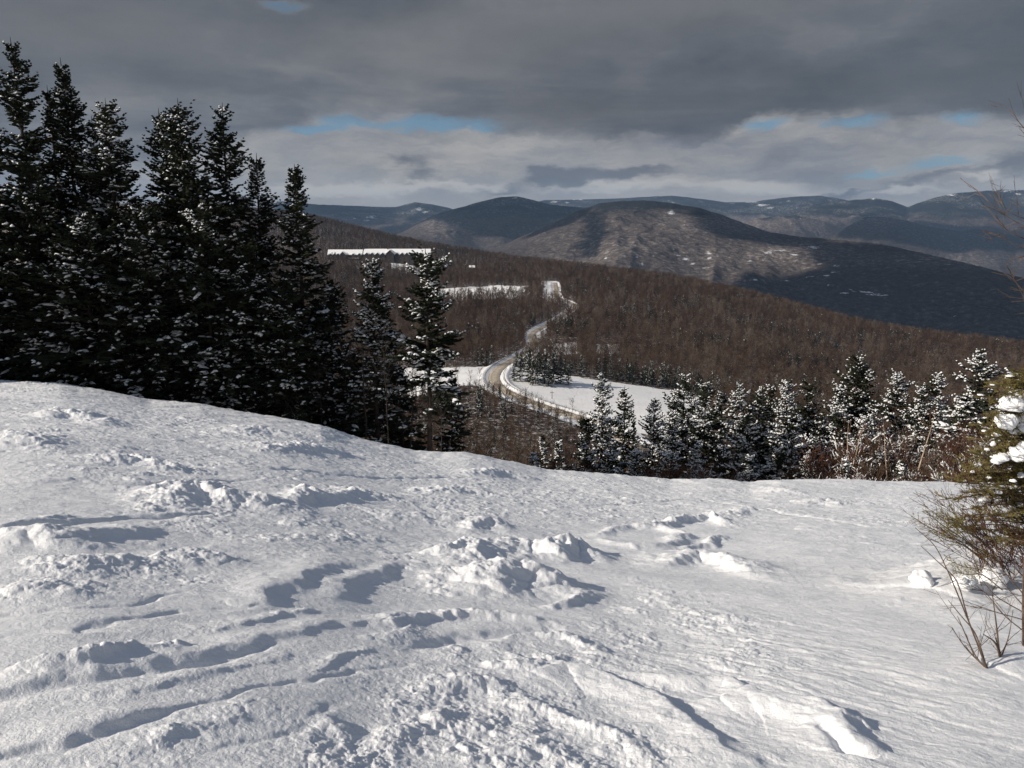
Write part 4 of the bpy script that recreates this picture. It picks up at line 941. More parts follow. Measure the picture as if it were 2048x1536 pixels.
# ------------------------------------------------------------------ the row of snowy conifers behind the crest on the right
RIGHT = [ # top px, py, distance, radius, seed, snow, label
    (1205, 745, 52, 1.75, 101, .62, 'tallest snowy fir standing clear against the white meadow'),
    (1247, 776, 54, 1.35, 102, .55, 'narrow pointed fir just right of the tallest one on the meadow'),
    (1272, 832, 62, .8, 103, .5, 'tiny dark fir tip between the narrow and the broad firs'),
    (1309, 800, 53, 1.8, 104, .62, 'broad conical snowy fir third in the row before the meadow'),
    (1168, 836, 50, 1.5, 105, .75, 'snow covered fir low against the left side of the tallest fir'),
    (1120, 880, 50, 1.3, 106, .7, 'low snowy fir at the left end of the right hand row'),
    (1084, 870, 52, 1.1, 107, .7, 'small snow dusted fir alone behind the crest, left of the row'),
    (1062, 905, 47, 1.0, 108, .75, 'lowest snowy fir bush poking over the crest'),
    (1370, 750, 55, 1.8, 109, .58, 'tall fir right of the meadow with a dark thin top'),
    (1345, 800, 50, 1.5, 110, .65, 'snowy fir leaning out at the meadow edge, left of the tall thin topped fir'),
    (1412, 764, 53, 1.6, 111, .58, 'fir with a forked snowy top next to the tall thin topped one'),
    (1444, 782, 54, 1.2, 112, .7, 'short fir with a white bottle brush top'),
    (1476, 770, 52, 1.7, 113, .66, 'full snowy fir right of the white topped short fir'),
    (1520, 775, 54, 1.6, 114, .6, 'dark sided fir in the middle of the right hand row'),
    (1545, 768, 56, 1.5, 115, .55, 'fir partly hidden behind the dark sided one'),
    (1577, 760, 52, 1.9, 116, .68, 'wide snow laden fir in the centre of the right hand row'),
    (1614, 762, 54, 1.7, 117, .5, 'dark fir leaning right of the wide snow laden one'),
    (1500, 830, 48, 1.5, 118, .7, 'low snowy fir in front of the dark sided fir'),
    (1640, 830, 49, 1.5, 119, .6, 'low fir in front of the dark leaning fir'),
    (1716, 712, 54, 2.1, 120, .6, 'highest dark topped fir right of the centre of the row'),
    (1678, 775, 52, 1.7, 121, .66, 'snowy fir with long white left arms beside the highest dark topped one'),
    (1750, 800, 51, 1.6, 122, .6, 'shaded fir on the right flank of the highest dark topped one'),
    (1802, 748, 52, 1.7, 123, .78, 'very white pyramid shaped fir'),
    (1848, 770, 50, 1.4, 124, .72, 'fir with drooping snow clods at its left'),
    (1888, 742, 50, 1.7, 125, .74, 'white fir right of the pyramid shaped fir'),
    (1930, 790, 47, 1.4, 126, .75, 'snow crusted fir between the white fir and the leaning green tip'),
    (1966, 700, 44, 1.9, 127, .68, 'tall fir with a green leaning tip near the right border'),
    (2025, 745, 42, 1.8, 128, .7, 'snowy fir behind the bush at the right border'),
    (1215, 905, 46, 1.3, 129, .75, 'snow covered young fir at the crest below the tallest fir'),
    (1270, 900, 46.5, 1.3, 130, .75, 'young fir at the crest below the broad conical fir'),
    (1392, 880, 46, 1.2, 131, .75, 'young snowy fir at the crest below the forked top'),
    (1340, 905, 45.5, 1.1, 132, .75, 'shrub sized fir at the crest right of the meadow'),
    (1560, 890, 46, 1.3, 133, .72, 'young snow clad fir at the crest below the wide fir'),
    (1620, 905, 45, 1.1, 134, .72, 'shrub sized snowy fir left of the birch stems'),
    (1760, 905, 44, 1.0, 135, .75, 'shrub sized snowy fir right of the first birch stems'),
    (1850, 880, 44, 1.2, 136, .75, 'small snowy fir right of the crooked birch'),
    (1905, 900, 43, 1.1, 137, .75, 'small snowy fir left of the bush at the right border'),
    (1450, 895, 45, 1.2, 138, .75, 'young snowy fir at the crest just right of the forked top'), (1505, 910, 44, 1.0, 139, .75, 'shrub sized fir at the crest under the dark sided fir'),
    (1695, 915, 42, .8, 140, .75, 'knee high snowy fir at the crest by the close pair of birches'), (1805, 925, 41, .8, 141, .75, 'knee high snowy fir at the crest left of the crooked birch'), (1590, 850, 47, 1.4, 142, .7, 'half grown snowy fir under the wide snow laden one'),
    (1730, 830, 48, 1.4, 143, .65, 'half grown fir right under the highest dark topped one'), (1240, 930, 44, .8, 144, .75, 'knee high snowy fir at the crest under the narrow pointed fir'), (1180, 915, 45, 1.0, 145, .75, 'shrub sized fir left of the tallest fir at the crest'),
]
RG = 'snowy firs behind the crest on the right'
for (px, py, Y, rad, seed, snow, lab) in RIGHT:
    top = at(px, py, Y); gz = ground_any(top[0], Y) - .3; H = top[2] - gz
    me = spruce_meshes(H, rad * (1.15 if px < 1330 else 1.28) * (H / 8.5) ** .35, seed, dz=.30, nb=6, tw=.20, snow=snow * (.68 + .12 * ((seed * 7) % 3)), irr=.35 + .05 * (seed % 4), power=.55 + .08 * (seed % 3), second=.3, lean=1.2, heavy=1.0, wtw=.115, pad=1.15)
    plant_conifer('fir', me, (top[0], Y, gz), 0, 1, lab, 'tree', RG)
# leafless growth between them
bl = [bare_meshes(5, 1.1, 80 + i, n1=16, n2=6, n3=4, r0=.04, stem0=.1, stems=3, snowy=(.0, .22, .12, .35)[i]) for i in range(4)]
BR = [(1455, 905, 45, 1), (1480, 930, 42, 1), (1225, 935, 44, 0), (1290, 925, 44, 0), (1150, 925, 45, 0), (1700, 850, 45, 1), (1735, 870, 43, 1), (1780, 855, 45, 1), (1660, 880, 44, 1), (1828, 860, 44, 1), (1870, 835, 43, 1), (1900, 850, 41, 1), (1935, 830, 40, 1),
      (1680, 905, 42, 1), (1765, 915, 41, 1), (1850, 910, 40, 1), (1370, 925, 43, 0), (1420, 935, 43, 0), (1530, 915, 43, 1), (1590, 925, 43, 0), (1105, 925, 46, 0), (1955, 870, 38, 1), (1990, 850, 38, 1), (2030, 840, 38, 1), (1320, 935, 42, 0), (1180, 940, 43, 0), (1640, 935, 41, 1), (1515, 940, 41, 1), (1910, 925, 36, 1), (1720, 930, 40, 1), (1800, 925, 40, 1)]
WH = ['behind the crest under the firs', 'at the foot of the firs']
for i, (px, py, Y, red) in enumerate(BR):
    top = at(px, py + (22 if red else 0), Y); gz = ground_any(top[0], Y) - .2; H = max(top[2] - gz, 1.0)
    plant_bare('shrub', bl[i % 4], (top[0], Y, gz), i * .9, (H / 5 * 1.05, H / 5 * 1.05, H / 4.6), M_TWIGRED if red else M_TWIG, M_TWIGRED if red else M_TWIG,
               'rust red leafless shrub behind the crest among the right hand firs' if red else 'grey brown leafless shrub at the crest among the right hand firs', 'shrub',
               'rust red shrubs among the right hand firs' if red else 'grey brown shrubs among the right hand firs')
bi = [bare_meshes(6.0, .8, 90 + i, n1=7, n2=3, n3=2, r0=.055, stem0=.4) for i in range(3)]
for i, (px, py, Y, lab) in enumerate([(1697, 868, 43, 'pale straight birch stem, the left one of the close pair'), (1717, 866, 43.4, 'pale straight birch stem, the right one of the close pair'), (1826, 840, 42, 'crooked pale birch with a kinked trunk'), (1798, 868, 43, 'thin pale birch left of the crooked one'), (1742, 880, 45, 'slim pale birch stem behind the close pair'), (1400, 900, 46, 'slim pale stem below the forked fir')]):
    top = at(px, py - 20, Y); gz = ground_any(top[0], Y) - .3
    plant_bare('birch', bi[i % 3], (top[0], Y, gz), i, (top[2] - gz) / 6, M_BIRCH, M_TWIGRED, lab, 'tree', 'pale birches behind the crest')
print('right', round(time.time() - T0, 1))
# ------------------------------------------------------------------ woods on the hillside
rw = np.random.default_rng(5)
pts = []
for (y0, y1, stp, u0, u1) in [(75, 400, 6.4, -.62, .72), (400, 420, 5.0, -.5, .72), (420, 760, 5.0, -.42, .72), (760, 1300, 6.6, -.40, .72), (1300, 2450, 9.0, -.42, .72)]:
    X, Y = np.meshgrid(np.arange(u0 * y1, u1 * y1, stp), np.arange(y0, y1, stp)); X = X.ravel() + rw.uniform(-.5, .5, X.size) * stp; Y = Y.ravel() + rw.uniform(-.5, .5, Y.size) * stp
    k = (X / Y > u0) & (X / Y < u1); pts.append(np.stack([X[k], Y[k]], 1))
pts = np.concatenate(pts)
x, y = pts[:, 0], pts[:, 1]; u = x / y
HOTEL = at(756, 517, 1480)
keep = ~open_mask(x, y) | ((rw.random(len(x)) < .07) & (y > 900))
near = (y > 250) & (y < 1300) & (u > -.15) & (u < .35)
dr = np.full(len(x), 99.); dr[near] = road_d(x[near], y[near])[0]
# a tree also keeps out when its crown would hide the road or meadow behind it: verges are cleared on the downhill side
keep &= dr > np.where(y < 500, 11, 6.5)
vis = np.zeros(len(x), bool)
keep &= ~((np.abs(x - HOTEL[0]) < 108) & (y > HOTEL[1] - 26) & (y < HOTEL[1] + 22))
keep &= ~((np.abs(x - HOTEL[0] - 40) < 90) & (y > HOTEL[1] - 60) & (y < HOTEL[1] - 20) & (rw.random(len(x)) < .5))
x, y = x[keep], y[keep]; u = x / y; n = len(x)
z = grid_z(x, y)
# pixel of ground and crown top
def proj(x, y, z):
    d = y * CP - z * SP * 1.0
    return 1024 + F * x / d, 768 - F * (y * SP + z * CP) / d
gpx, gpy = proj(x, y, z)
con = fbm(x / 90, y / 90, 4, 555) + .25 * fbm(x / 25, y / 25, 2, 556)
pc = sm(.09, .36, con) * .66 + .015
low = (y < 400) & (u > -.12) & (u < .12)
pc = np.where(low, np.maximum(pc, .30), pc)
isc = rw.random(n) < pc
hgt = np.where(isc, rw.uniform(7, 14, n), 8 + 7.5 * rw.random(n) ** 1.2); hgt = np.where((y < 330) & ~isc, rw.uniform(8, 12.5, n), hgt); hgt = np.where((y < 330) & isc, rw.uniform(5, 10, n), hgt)
# the road bank: only brush below the road where it is seen over the tree tops
tpx, tpy = proj(x, y, z + hgt)
infront = (y < 520)
def blocks(px, py0, py1, yy):
    return 0
rp = np.array([proj(*ROAD[i]) for i in range(len(ROAD))]); 
rf = ROAD[:, 1] < 470
order = np.argsort(rp[rf][:, 0]); 
mx = np.interp(tpx, rp[rf][order][:, 0], rp[rf][order][:, 1], left=0, right=0)
mdp = np.interp(tpx, rp[rf][order][:, 0], ROAD[rf][order][:, 1], left=9999, right=9999)
mx = np.where(tpx < 1000, np.interp(tpx, [860, 930, 1000], [792, 776, 778]), mx); mdp = np.where(tpx < 1000, 425, mdp)
mx = np.where(tpx > 1213, 868, mx); mdp = np.where(tpx > 1213, 350, mdp)
cut = (tpx > 880) & (tpx < 1425) & (y < mdp) & (tpy < mx + 5)
jit = rw.uniform(-17, 3, n); hgt = np.where(cut, np.maximum((gpy - (mx + jit)) / np.maximum(gpy - tpy, 1) * hgt, 0), hgt)
ok = (hgt > 2.2)
# low growth only in front of the meadow on the right
x, y, z, hgt, isc, gpx, gpy, u = [q[ok] for q in (x, y, z, hgt, isc, gpx, gpy, u)]
n = len(x); tpx, tpy = proj(x, y, z + hgt)
crest_py = np.interp(tpx, _cp[:, 0], _cp[:, 1])
seen = (tpy < crest_py - 5) & (tpx > 878) & (tpx < 2060)
front = seen & ((tpx < 1180) | (y > 330))
size = hgt / y
cand_b = np.where(front & ~isc)[0]; cand_b = cand_b[np.argsort(-size[cand_b])][:285]
cand_c = np.where(front & isc)[0]; cand_c = cand_c[np.argsort(-size[cand_c])][:150]
indiv = np.zeros(n, bool); indiv[cand_b] = True; indiv[cand_c] = True
PB = [bare_meshes(10, 1.9, 200 + i, n1=15, n2=6, n3=5, r0=.10, stem0=.30, tw=1.5) for i in range(5)]
PC = [spruce_meshes(10, 1.75, 220 + i, dz=.42, nb=5, tw=.30, snow=.30, irr=.35, power=.7, second=0, wtw=.17, lw=1.3) for i in range(5)]
def depth_word(Y): return 'below the road' if Y < 400 else 'beyond the meadow'
for q, i in enumerate(cand_b):
    s = hgt[i] / 10
    plant_bare('bare_tree', PB[q % 5], (x[i], y[i], z[i] - .15), rw.uniform(0, 6.28), (s * 1.05, s * 1.05, s), M_TWIG, M_TWIG,
        'grey brown leafless tree in the wood between the crest and the road' if y[i] < 400 else 'grey brown leafless tree at the edge of the wood behind the meadow', 'tree',
        'leafless trees below the road' if y[i] < 400 else 'leafless trees behind the meadow')
for q, i in enumerate(cand_c):
    s = hgt[i] / 10
    plant_conifer('spruce', PC[q % 5], (x[i], y[i], z[i] - .15), rw.uniform(0, 6.28), (s * 1.1, s * 1.1, s),
        'snow dusted spruce in the wood between the crest and the road' if y[i] < 400 else 'snow dusted spruce in the brown wood beyond the meadow', 'tree',
        'spruces below the road' if y[i] < 400 else 'spruces beyond the meadow')
# the clump beside the road bend
CL = [(1040, 703, 440, 'dark spruce at the left of the clump beside the road bend'), (1058, 694, 436, 'tallest dark spruce of the clump beside the road bend'), (1075, 700, 432, 'middle spruce of the clump beside the road bend'),
      (1090, 697, 436, 'right of centre spruce in the clump beside the road bend'), (1108, 700, 438, 'spruce at the right of the clump beside the road bend'), (1028, 722, 434, 'short spruce nearest the road in the clump at the bend'),
      (1122, 712, 440, 'smaller spruce just off the right of the clump at the bend'), (1137, 728, 437, 'small snow dusted spruce standing alone at the meadow back'), (1066, 712, 426, 'front spruce of the clump beside the road bend'), (1098, 715, 428, 'front right spruce of the clump beside the road bend')]
for q, (px, py, Y, lab) in enumerate(CL):
    t_ = at(px, py, Y + 16); gz = float(grid_z(t_[0], t_[1])); s = (t_[2] - gz) / 10
    plant_conifer('spruce', PC[q % 5], (t_[0], t_[1], gz - .1), q * 1.1, (max(s, .3) * 1.5, max(s, .3) * 1.5, max(s, .3)), lab, 'tree', 'spruce clump beside the road bend')
t_ = ground_hit(1146, 838); plant_bare('bare_tree', PB[1], (t_[0], t_[1] + 6, float(grid_z(t_[0], t_[1] + 6))), 1, .95, M_TWIG, M_TWIG, 'rounded leafless tree alone on the roadside before the white meadow', 'tree')
t_ = ground_hit(1078, 822); plant_conifer('spruce', PC[2], (t_[0], t_[1] + 3, float(grid_z(t_[0], t_[1] + 3)) - .1), 1, (.55, .55, .62), 'small dark spruce on the bank right beside the road', 'tree')
# everything else: one mass of leafless wood and one of far spruces
def forest(name, label, idx, protos, base_h, mats, stuff_group=None):
    c = bpy.data.collections.new(name + '_kinds')
    for k, me in enumerate(protos):
        o = bpy.data.objects.new('kind', me); c.objects.link(o)
    n = len(idx); V = np.stack([x[idx], y[idx], z[idx] - .2], 1)
    me = bpy.data.meshes.new(name); me.vertices.add(n); me.vertices.foreach_set('co', V.astype(np.float32).ravel())
    attr(me, 'sz', hgt[idx] / base_h); attr(me, 'rot', rw.uniform(0, 6.28, n)); attr(me, 'wid', rw.uniform(.85, 1.3, n))
    a = me.attributes.new('pick', 'INT', 'POINT'); a.data.foreach_set('value', rw.integers(0, len(protos), n).astype(np.int32))
    o = bpy.data.objects.new(name, me); COL.objects.link(o)
    ng = bpy.data.node_groups.new(name, 'GeometryNodeTree'); ng.interface.new_socket('Geometry', in_out='INPUT', socket_type='NodeSocketGeometry'); ng.interface.new_socket('Geometry', in_out='OUTPUT', socket_type='NodeSocketGeometry')
    N, L = ng.nodes, ng.links
    gi = N.new('NodeGroupInput'); go = N.new('NodeGroupOutput'); ip = N.new('GeometryNodeInstanceOnPoints'); ci = N.new('GeometryNodeCollectionInfo')
    ci.inputs['Collection'].default_value = c; ci.inputs['Separate Children'].default_value = True; ci.inputs['Reset Children'].default_value = True
    def na(nm, t):
        q = N.new('GeometryNodeInputNamedAttribute'); q.data_type = t; q.inputs[0].default_value = nm; return q.outputs[0]
    sz, rt, wd, pk = na('sz', 'FLOAT'), na('rot', 'FLOAT'), na('wid', 'FLOAT'), na('pick', 'INT')
    mw = N.new('ShaderNodeMath'); mw.operation = 'MULTIPLY'; L.new(sz, mw.inputs[0]); L.new(wd, mw.inputs[1])
    cs = N.new('ShaderNodeCombineXYZ'); L.new(mw.outputs[0], cs.inputs[0]); L.new(mw.outputs[0], cs.inputs[1]); L.new(sz, cs.inputs[2])
    cr = N.new('ShaderNodeCombineXYZ'); L.new(rt, cr.inputs[2]); er = N.new('FunctionNodeEulerToRotation'); L.new(cr.outputs[0], er.inputs[0])
    mp = N.new('GeometryNodeMeshToPoints'); L.new(gi.outputs[0], mp.inputs[0])
    L.new(mp.outputs[0], ip.inputs['Points']); L.new(ci.outputs[0], ip.inputs['Instance']); ip.inputs['Pick Instance'].default_value = True
    L.new(pk, ip.inputs['Instance Index']); L.new(er.outputs[0], ip.inputs['Rotation']); L.new(cs.outputs[0], ip.inputs['Scale']); L.new(ip.outputs[0], go.inputs[0])
    md = o.modifiers.new('trees', 'NODES'); md.node_group = ng
    tag(o, label, None, None, 'stuff'); o['category'] = 'woods'
    return o
def joined(parts, mats, name):
    """one mesh out of (mesh, material) pairs"""
    V, F4, F3, mi4, mi3, n = [], [], [], [], [], 0
    for k, me in enumerate(parts):
        v = np.zeros(len(me.vertices) * 3, np.float32); me.vertices.foreach_get('co', v); V.append(v.reshape(-1, 3))
        tot = np.zeros(len(me.polygons), np.int32); me.polygons.foreach_get('loop_total', tot); st = np.zeros_like(tot); me.polygons.foreach_get('loop_start', st)
        li = np.zeros(len(me.loops), np.int32); me.loops.foreach_get('vertex_index', li)
        for w_, F_, M_ in ((4, F4, mi4), (3, F3, mi3)):
            s_ = st[tot == w_]
            if len(s_): F_.append(li[s_[:, None] + np.arange(w_)] + n); M_.append(np.full(len(s_), k))
        n += len(v) // 3
    Fs = ([np.concatenate(F4)] if F4 else []) + ([np.concatenate(F3)] if F3 else [])
    me = npmesh(name, np.concatenate(V), Fs)
    me.polygons.foreach_set('material_index', np.concatenate(mi4 + mi3).astype(np.int32))
    for m in mats: me.materials.append(m)
    return me
FB = [joined(bare_meshes(10, 2.1, 240 + i, n1=14, n2=6, n3=4, r0=.10, stem0=.28, tw=2.0), [M_TWIG, M_TWIG], 'leafless') for i in range(5)]
FB2 = [joined(bare_meshes(10, 2.6, 250 + i, n1=12, n2=6, n3=3, r0=.12, stem0=.2, tw=4.2), [M_TWIG, M_TWIG], 'leafless') for i in range(4)]
FC = [joined(spruce_meshes(10, 2.0, 260 + i, dz=.55, nb=5, tw=.42, snow=.06, irr=.35, power=.7, wtw=.26, lw=1.5), [M_BARK, M_NEEDLE, M_SNOW], 'spruce') for i in range(4)]
I = np.arange(n)
forest('leafless_wood', 'grey brown leafless wood covering the hillside round the road and meadow', I[~isc & ~indiv & (y < 760)], FB, 10, None)
forest('far_leafless_wood', 'dark brown leafless wood on the long ridge below the hotel', I[~isc & ~indiv & (y >= 760)], FB2, 10, None)
forest('spruce_wood', 'dark spruces scattered and clumped through the brown hillside wood', I[isc & ~indiv], FC, 10, None)
print('woods', n, round(time.time() - T0, 1))
# ------------------------------------------------------------------ hotel on the ridge, house, pole, guard rails
def boxv(x0, x1, y0, y1, z0, z1):
    V = np.array([[x0, y0, z0], [x1, y0, z0], [x1, y1, z0], [x0, y1, z0], [x0, y0, z1], [x1, y0, z1], [x1, y1, z1], [x0, y1, z1]], float)
    Fq = np.array([[0, 3, 2, 1], [4, 5, 6, 7], [0, 1, 5, 4], [1, 2, 6, 5], [2, 3, 7, 6], [3, 0, 4, 7]])
    return V, Fq
def addbox(k, *a): V, Fq = boxv(*a); k.add(V, None, Fq)
def gable_roof(k, x0, x1, y0, y1, ze, zr, th=0.5, along='x'):
    """solid pitched roof slab of thickness th, ridge along x or y"""
    if along == 'x': ym = (y0 + y1) / 2; prof = [(y0, ze), (ym, zr), (y1, ze), (y1, ze - th), (ym, zr - th), (y0, ze - th)]; mk = lambda s, p: (s, p[0], p[1]); ends = (x0, x1)
    else: xm = (x0 + x1) / 2; prof = [(x0, ze), (xm, zr), (x1, ze), (x1, ze - th), (xm, zr - th), (x0, ze - th)]; mk = lambda s, p: (p[0], s, p[1]); ends = (y0, y1)
    V = np.array([mk(ends[0], p) for p in prof] + [mk(ends[1], p) for p in prof], float)
    Fq = [[i, (i + 1) % 6, (i + 1) % 6 + 6, i + 6] for i in range(6)] + [[0, 1, 4, 5], [1, 2, 3, 4], [6, 11, 10, 7], [7, 10, 9, 8]]
    k.add(V, None, np.array(Fq))
M_WALL = simple_mat('dark_timber_wall', [(0.3, (0.035, 0.030, 0.028)), (0.7, (0.07, 0.06, 0.055))], .4)
M_STONE = simple_mat('stone_base', [(0.3, (0.09, 0.075, 0.065)), (0.7, (0.16, 0.13, 0.11))], .5)
M_RED = simple_mat('red_brown_paint', [(0.3, (0.16, 0.05, 0.035)), (0.7, (0.22, 0.07, 0.05))], .5)
M_GLASS, _t, _b = mat('window_glass', 0.15, 0.5); _b.inputs['Base Color'].default_value = (0.03, 0.035, 0.045, 1)
M_TRIM = simple_mat('pale_trim', [(0.3, (0.42, 0.38, 0.33)), (0.7, (0.5, 0.46, 0.42))], .5)
def km(k, name, m, parent, smooth=False): return mobj(name, k.mesh(name, smooth), m, parent)
def build_hotel():
    Y = 1480.0; s = Y / F * 1.0; c = at(756, 500, Y); gz = float(grid_z(c[0], Y))
    r = empty('hotel', (c[0], Y, 0)); tag(r, 'long low hotel with a snow covered roof and many small gables on the ridge', 'hotel')
    X = lambda px: (at(px, 510, Y)[0] - c[0])
    ze = at(756, 508.5, Y)[2]; zr = at(756, 499.0, Y)[2]; zb = gz - 8
    x0, x1 = X(658), X(861)
    w = Kit(); addbox(w, x0, x1, -9, 9, gz - 10, ze - .4)
    km(w, 'wall', M_WALL, r)
    rf = Kit(); gable_roof(rf, x0 - 1, X(727) - .6, -10.5, 10.5, ze, zr, .7); gable_roof(rf, X(728.5), x1 + 1, -10.5, 10.5, ze + .6, zr + 1.3, .7)
    ro = km(rf, 'roof', M_SNOW, r)
    for px in (728, 776):
        ck = Kit(); addbox(ck, X(px) - 1.1, X(px) + 1.1, -1.2, 1.2, zr - 2, zr + 2.8); km(ck, 'chimney', M_RED if px > 740 else M_STONE, ro)
    G_ = [(664, 3.2, 0), (672, 3.6, 0), (679, 3.6, 0), (688, 6, 1), (709, 3.5, 0), (721, 4, 0), (736, 5, 0.4), (746.5, 5, 0.4), (757, 5, 0.4), (767.5, 5, 0.4), (782.5, 8.6, 2.6), (796, 5, 0.4), (806, 5, 0.4), (815.5, 5, 0.4), (825, 5, 0.4), (836, 4.2, 0.4), (845, 4.2, 0.4), (854, 4.2, .4)]
    for px, hw, up in G_:
        gx = X(px); zt = ze + hw * .72 + up; yf = -12.5 if hw < 8 else -15
        g = Kit(); ze2 = zt - hw * .85
        V = np.array([[gx - hw * .82, yf + .8, gz - 9], [gx + hw * .82, yf + .8, gz - 9], [gx + hw * .82, yf + .8, ze2], [gx, yf + .8, zt - .75], [gx - hw * .82, yf + .8, ze2]])
        V = np.concatenate([V, V + np.array([0, 9.0, 0])])
        g.add(V, None, np.array([[0, 1, 6, 5], [1, 2, 7, 6], [2, 3, 8, 7], [3, 4, 9, 8], [4, 0, 5, 9], [0, 1, 2, 4]])); g.F3.append(np.array([[2, 3, 4]]) + g.n - 10)
        go = km(g, 'gable', M_WALL, r)
        q = Kit(); gable_roof(q, gx - hw, gx + hw, yf, -1.0, ze2 - .2, zt, .55, 'y'); km(q, 'gable_roof', M_SNOW, go)
        if hw > 4.5:
            q = Kit(); addbox(q, gx - hw * .35, gx + hw * .35, yf + .66, yf + .79, ze2 - 3.2, ze2 - .7); km(q, 'window', M_GLASS, go)
    for i in range(26):
        wx = x0 + 4 + i * (x1 - x0 - 8) / 25
        if any(abs(wx - X(p)) < h for p, h, _ in G_): continue
        q = Kit(); addbox(q, wx - .9, wx + .9, -9.12, -9.0 + .0, ze - 3.2, ze - 1.5); km(q, 'window', M_GLASS, r)
    q = Kit(); addbox(q, X(700), X(720), -16, -12.8, gz - 8, ze - 6.5); km(q, 'porch', M_WALL, r); q2 = Kit(); addbox(q2, X(699.5), X(720.5), -16.6, -12.8, ze - 6.49, ze - 5.9); km(q2, 'porch_roof', M_SNOW, r)
    # small house lower down the ridge
    Y = 1400.0; c = at(944, 534.5, Y); gz = float(grid_z(c[0], Y)); h = empty('house', (c[0], Y, 0)); tag(h, 'small dark house with a white roof among the trees right of the hotel', 'house')
    q = Kit(); addbox(q, -4.5, 4.5, -3.5, 3.5, gz - 2, c[2]); km(q, 'wall', M_WALL, h)
    q = Kit(); gable_roof(q, -5.2, 5.2, -4.6, 4.6, c[2] + .1, c[2] + 3.2, .5); km(q, 'roof', M_SNOW, h)
    q = Kit(); addbox(q, -1.2, 1.2, -3.62, -3.5, c[2] - 2, c[2] - .8); km(q, 'window', M_GLASS, h)
build_hotel()
def utility_pole(px, py, ptop, lab):
    g = ground_hit(px, py); gz = float(grid_z(g[0], g[1])); top = at(px, ptop, g[1])[2]
    r = empty('utility_pole', (g[0], g[1], gz)); tag(r, lab, 'utility pole', 'utility poles by the road'); H = top - gz
    k = Kit(); k.prisms(np.array([[0, 0, -.3]]), np.array([[0, 0, H]]), .17, .12, 8); km(k, 'pole', M_DRY, r)
    k = Kit(); addbox(k, -1.1, 1.1, -.22, -.12, H - .9, H - .7); a = km(k, 'crossarm', M_DRY, r)
    for xx in (-.95, -.4, .4, .95):
        k = Kit(); k.prisms(np.array([[xx, -.17, H - .69]]), np.array([[xx, -.17, H - .5]]), .05, .035, 6); km(k, 'insulator', M_TRIM, a)
utility_pole(1020, 751, 721, 'thin wooden pole beside the road bend')
utility_pole(1104, 797, 782, 'short thin pole standing in the white meadow')
M_STEEL = simple_mat('weathered_steel', [(0.3, (0.16, 0.165, 0.17)), (0.7, (0.26, 0.265, 0.27))], .8, .55, .5)
def guard_rail(i0, i1, off, lab):
    P = ROAD[i0:i1, :2] + ROADN[i0:i1] * off; Z = ROAD[i0:i1, 2] + .35
    r = empty('guard_rail', (P[0][0], P[0][1], Z[0])); tag(r, lab, 'guard rail', 'guard rails beside the winding road')
    A = np.column_stack([P, Z]) - np.array([P[0][0], P[0][1], Z[0]])
    k = Kit()
    for dz_, rr in ((.55, .07), (.68, .09), (.81, .07)):
        B = A + np.array([0, 0, dz_]); k.prisms(B[:-1], B[1:], rr, rr, 4)
    km(k, 'rail', M_STEEL, r)
    pk = Kit(); addbox(pk, -.08, .08, -.08, .08, -.7, .9); pm = pk.mesh('post')
    for a in A: o = mobj('post', pm, M_DRY, r); o.location = a
_dd = [np.hypot(*(np.array(proj(*ROAD[i])) - np.array(t))) for i in range(len(ROAD)) for t in [(0, 0)]]
RP = np.array([proj(*q) for q in ROAD])
def near_i(px, py): return int(np.argmin(np.hypot(RP[:, 0] - px, RP[:, 1] - py)))
ia, ib = sorted((near_i(1010, 780), near_i(1040, 712))); guard_rail(ia, ib, 5.2, 'guard rail along the outer left edge of the road bend')
ia, ib = sorted((near_i(1150, 832), near_i(1000, 738))); guard_rail(ia, ib, -5.2, 'guard rail along the inner edge between the road and the meadow')
# ------------------------------------------------------------------ bush and stems at the right edge, close to the camera
def S(px, py, Y): return at(px, py, Y)
def tube(k, P, r0, r1, sides=6, n=6):
    P = catmull(np.array(P), n) if len(P) > 2 else np.array(P); m = len(P); r = np.linspace(r0, r1, m); k.prisms(P[:-1], P[1:], r[:-1], r[1:], sides)
    return P
def ground_foot(px, py, dz=-.05):
    """pixel of ground on the modelled snow"""
    d0 = F * CP + (768 - py) * SP; uu = (px - 1024) / d0; vv = (-F * SP + (768 - py) * CP) / d0
    Yl = np.linspace(1.6, 12, 500); Z = snow_z(uu * Yl, Yl); g = Z - vv * Yl; i = int(np.argmax(g > 0)) if (g > 0).any() else 250
    return np.array([uu * Yl[i], Yl[i], Z[i] + dz])
def needles_on(k, A, B, rd, dens=330, ln=.018, wd=.0042):
    L = np.linalg.norm(B - A, axis=1); c = np.maximum((L * dens).astype(int), 3); i = np.repeat(np.arange(len(A)), c); n = len(i)
    s = rd.random(n)[:, None]; d = (B - A)[i] / L[i][:, None]; P = A[i] + (B - A)[i] * s
    v = rd.normal(0, 1, (n, 3)); v -= (v * d).sum(1, keepdims=True) * d; v /= np.linalg.norm(v, axis=1, keepdims=True); v = v * .8 + np.array([[0, 0, .25]])
    D = d * .75 + v * .75; D /= np.linalg.norm(D, axis=1, keepdims=True)
    k.diamonds(P, P + D * (ln * rd.uniform(.7, 1.3, n))[:, None], wd, rd.normal(0, 1, (n, 3)))
